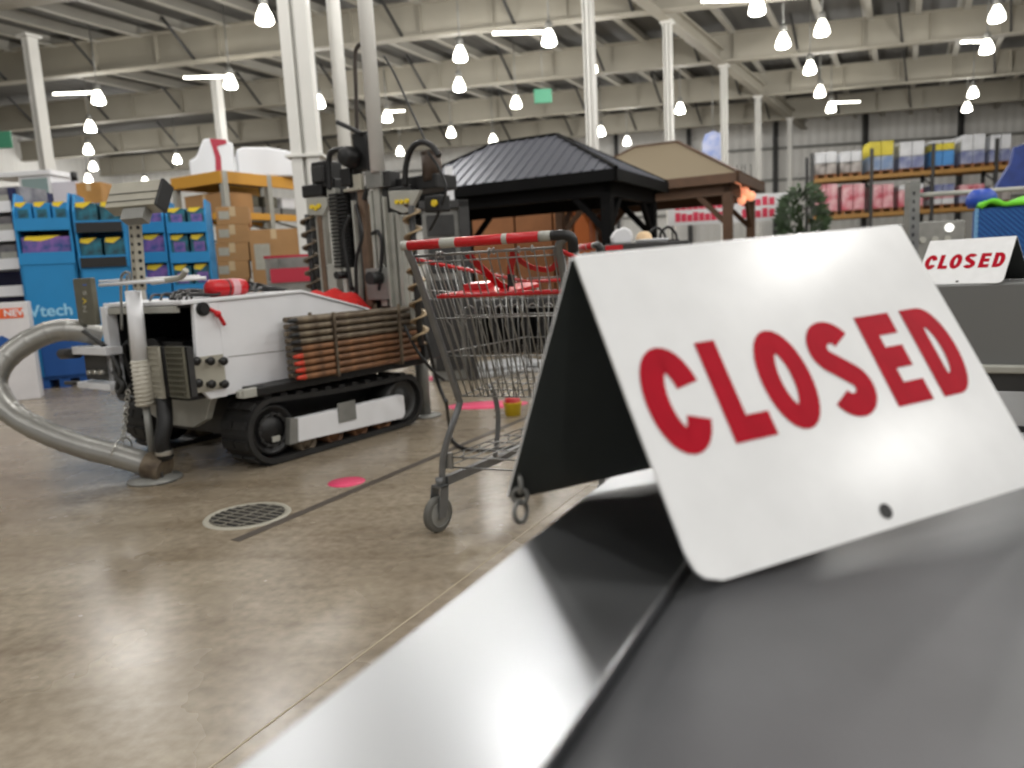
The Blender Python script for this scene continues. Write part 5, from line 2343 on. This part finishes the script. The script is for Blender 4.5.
q = MB()
q.lathe([(.001, .012), (.058, .012), (.062, .02), (.05, .06), (.03, .078), (.001, .082)], seg=22)
o = q.build('bread_roll', mat('bread', (226, 196, 156), .7, noise=.2), None)
o.location = p_ + V((-.055, 0, .0))
tag(o, 'round cream colored bun shaped item lying on the white tray', 'food')
for i, (x, lab) in enumerate(((664, 'left looped black bag handle on the counter'), (676, 'right looped black bag handle on the counter'))):
    p_ = FV.world(FV(x, 238)[0], .35, z1)
    q = MB()
    q.tube(bez([(-.06, 0, .0), (-.055, 0, .07), (0, 0, .11), (.055, .01, .06), (.06, .01, .0)], 6), .010, 8)
    q.span((-.075, -.02, 0), (.075, .04, .02))
    o = q.build('black_bag', M_black)
    o.location = p_
    tag(o, lab, 'bag')

# ---- cartons and timber under the black gazebo
FU = Face(520, 16.5, radians(-20))
for i, (x0, x1, y0, m_, lab) in enumerate(((472, 515, 212, M_cardb, 'wide brown carton under the black gazebo, left one'), (517, 553, 209, M_cardb, 'brown carton under the black gazebo, middle one'),
                                           (555, 573, 203, mat('timber_brown', (150, 96, 52), .6), 'tall wooden crate under the black gazebo beside an orange-lit one'), (575, 590, 205, mat('orange_lit_box', (206, 112, 50), .6), 'narrow crate under the black gazebo, colored for the orange light on it'))):  # the orange light on the narrow crate is put into its colour
    carton(FU, x0, y0, x1, 300, lab, m=m_, rest=0, label_=False)
FU2 = Face(522, 18.6, radians(-20))
T = thing('white_shelving', 'pale shelf row with goods behind the brown cartons under the gazebo', 'shelf', FU2.world(0, 0, 0), FU2.rz)
xa, xb, z0, z1 = rect(FU2, 470, 198, 600, 300)
q = MB()
for zz in (z1 - .1, z1 - .7, z1 - 1.3):
    q.span((xa, 0, zz), (xb, .5, zz + .06))
for x in (xa, (xa + xb) / 2, xb):
    q.span((x - .03, 0, 0), (x + .03, .5, z1))
q.build('shelves', M_beige, T)
q = MB()
q.span((xa, .5, 0), (xb, .53, z1))
q.build('back_panel', M_brown, T)

# ---- gray cabinet and frame right behind the mast
FM = Face(447, 6.6, radians(6))
xa, xb, z0, z1 = rect(FM, 424, 200, 471, 300)
T = thing('equipment_cabinet', 'gray metal cabinet with a dark frame between the mast and black gazebo', 'cabinet', FM.world((xa + xb) / 2, 0, 0), FM.rz)
w = xb - xa
q = MB()
q.span((-w / 2, .05, 0), (w / 2 - .06, .55, z1 - .06))
q.build('cabinet_body', M_gray, T, bev=.01)
q = MB()
q.span((-w / 2 - .02, 0, z1 - .07), (w / 2, .55, z1))
q.span((w / 2 - .09, 0, 0), (w / 2, .55, z1))
q.build('dark_frame', M_dgray, T, bev=.006)
q = MB()
q.span((-w / 2 + .04, .03, z1 - .30), (w / 2 - .13, .05, z1 - .12))
q.span((-w / 2 + .04, .035, z1 - .62), (w / 2 - .13, .05, z1 - .36))
q.span((-w / 2 + .04, .035, .1), (w / 2 - .13, .05, z1 - .68))
q.build('door_panel', [M_dgray], T, bev=.004)
q = MB()
pA = FM(447, 162)
q.box((pA[0] - (xa + xb) / 2 + .02, .3, (pA[1] + z1) / 2), (.07, .07, pA[1] - z1))
q.build('white_post', M_white, T)
FL = Face(505, 8.6, radians(-16))
xa, xb, z0, z1 = rect(FL, 462, 298, 600, 338)
T = thing('low_bench', 'long low black metal bench on the floor seen through the cart', 'bench', FL.world((xa + xb) / 2, 0, 0), FL.rz)
w = xb - xa
q = MB()
q.span((-w / 2, 0, z1 - .1), (w / 2, .6, z1))
q.build('bench_top', M_dgray, T, bev=.01)
q = MB()
for k in range(9):
    q.span((-w / 2 + k * w / 8.6, .02, .0), (-w / 2 + k * w / 8.6 + .05, .58, z1 - .1))
q.span((-w / 2, .3, .08), (w / 2, .34, z1 - .1))
q.build('bench_frame', M_black, T)
b0 = gz(500, 372)
o = MB()
o.span((-.42, -.28, 0), (.42, .28, .05))
o.span((-.38, -.24, .05), (.40, .26, .09))
o = o.build('flat_package', mat('pale_package', (186, 188, 190), .4, noise=.2), bev=.012)
o.location = (b0.x, b0.y, 0)
o.rotation_euler.z = .5
tag(o, 'pale flat package lying on the floor behind the cart basket', 'package')
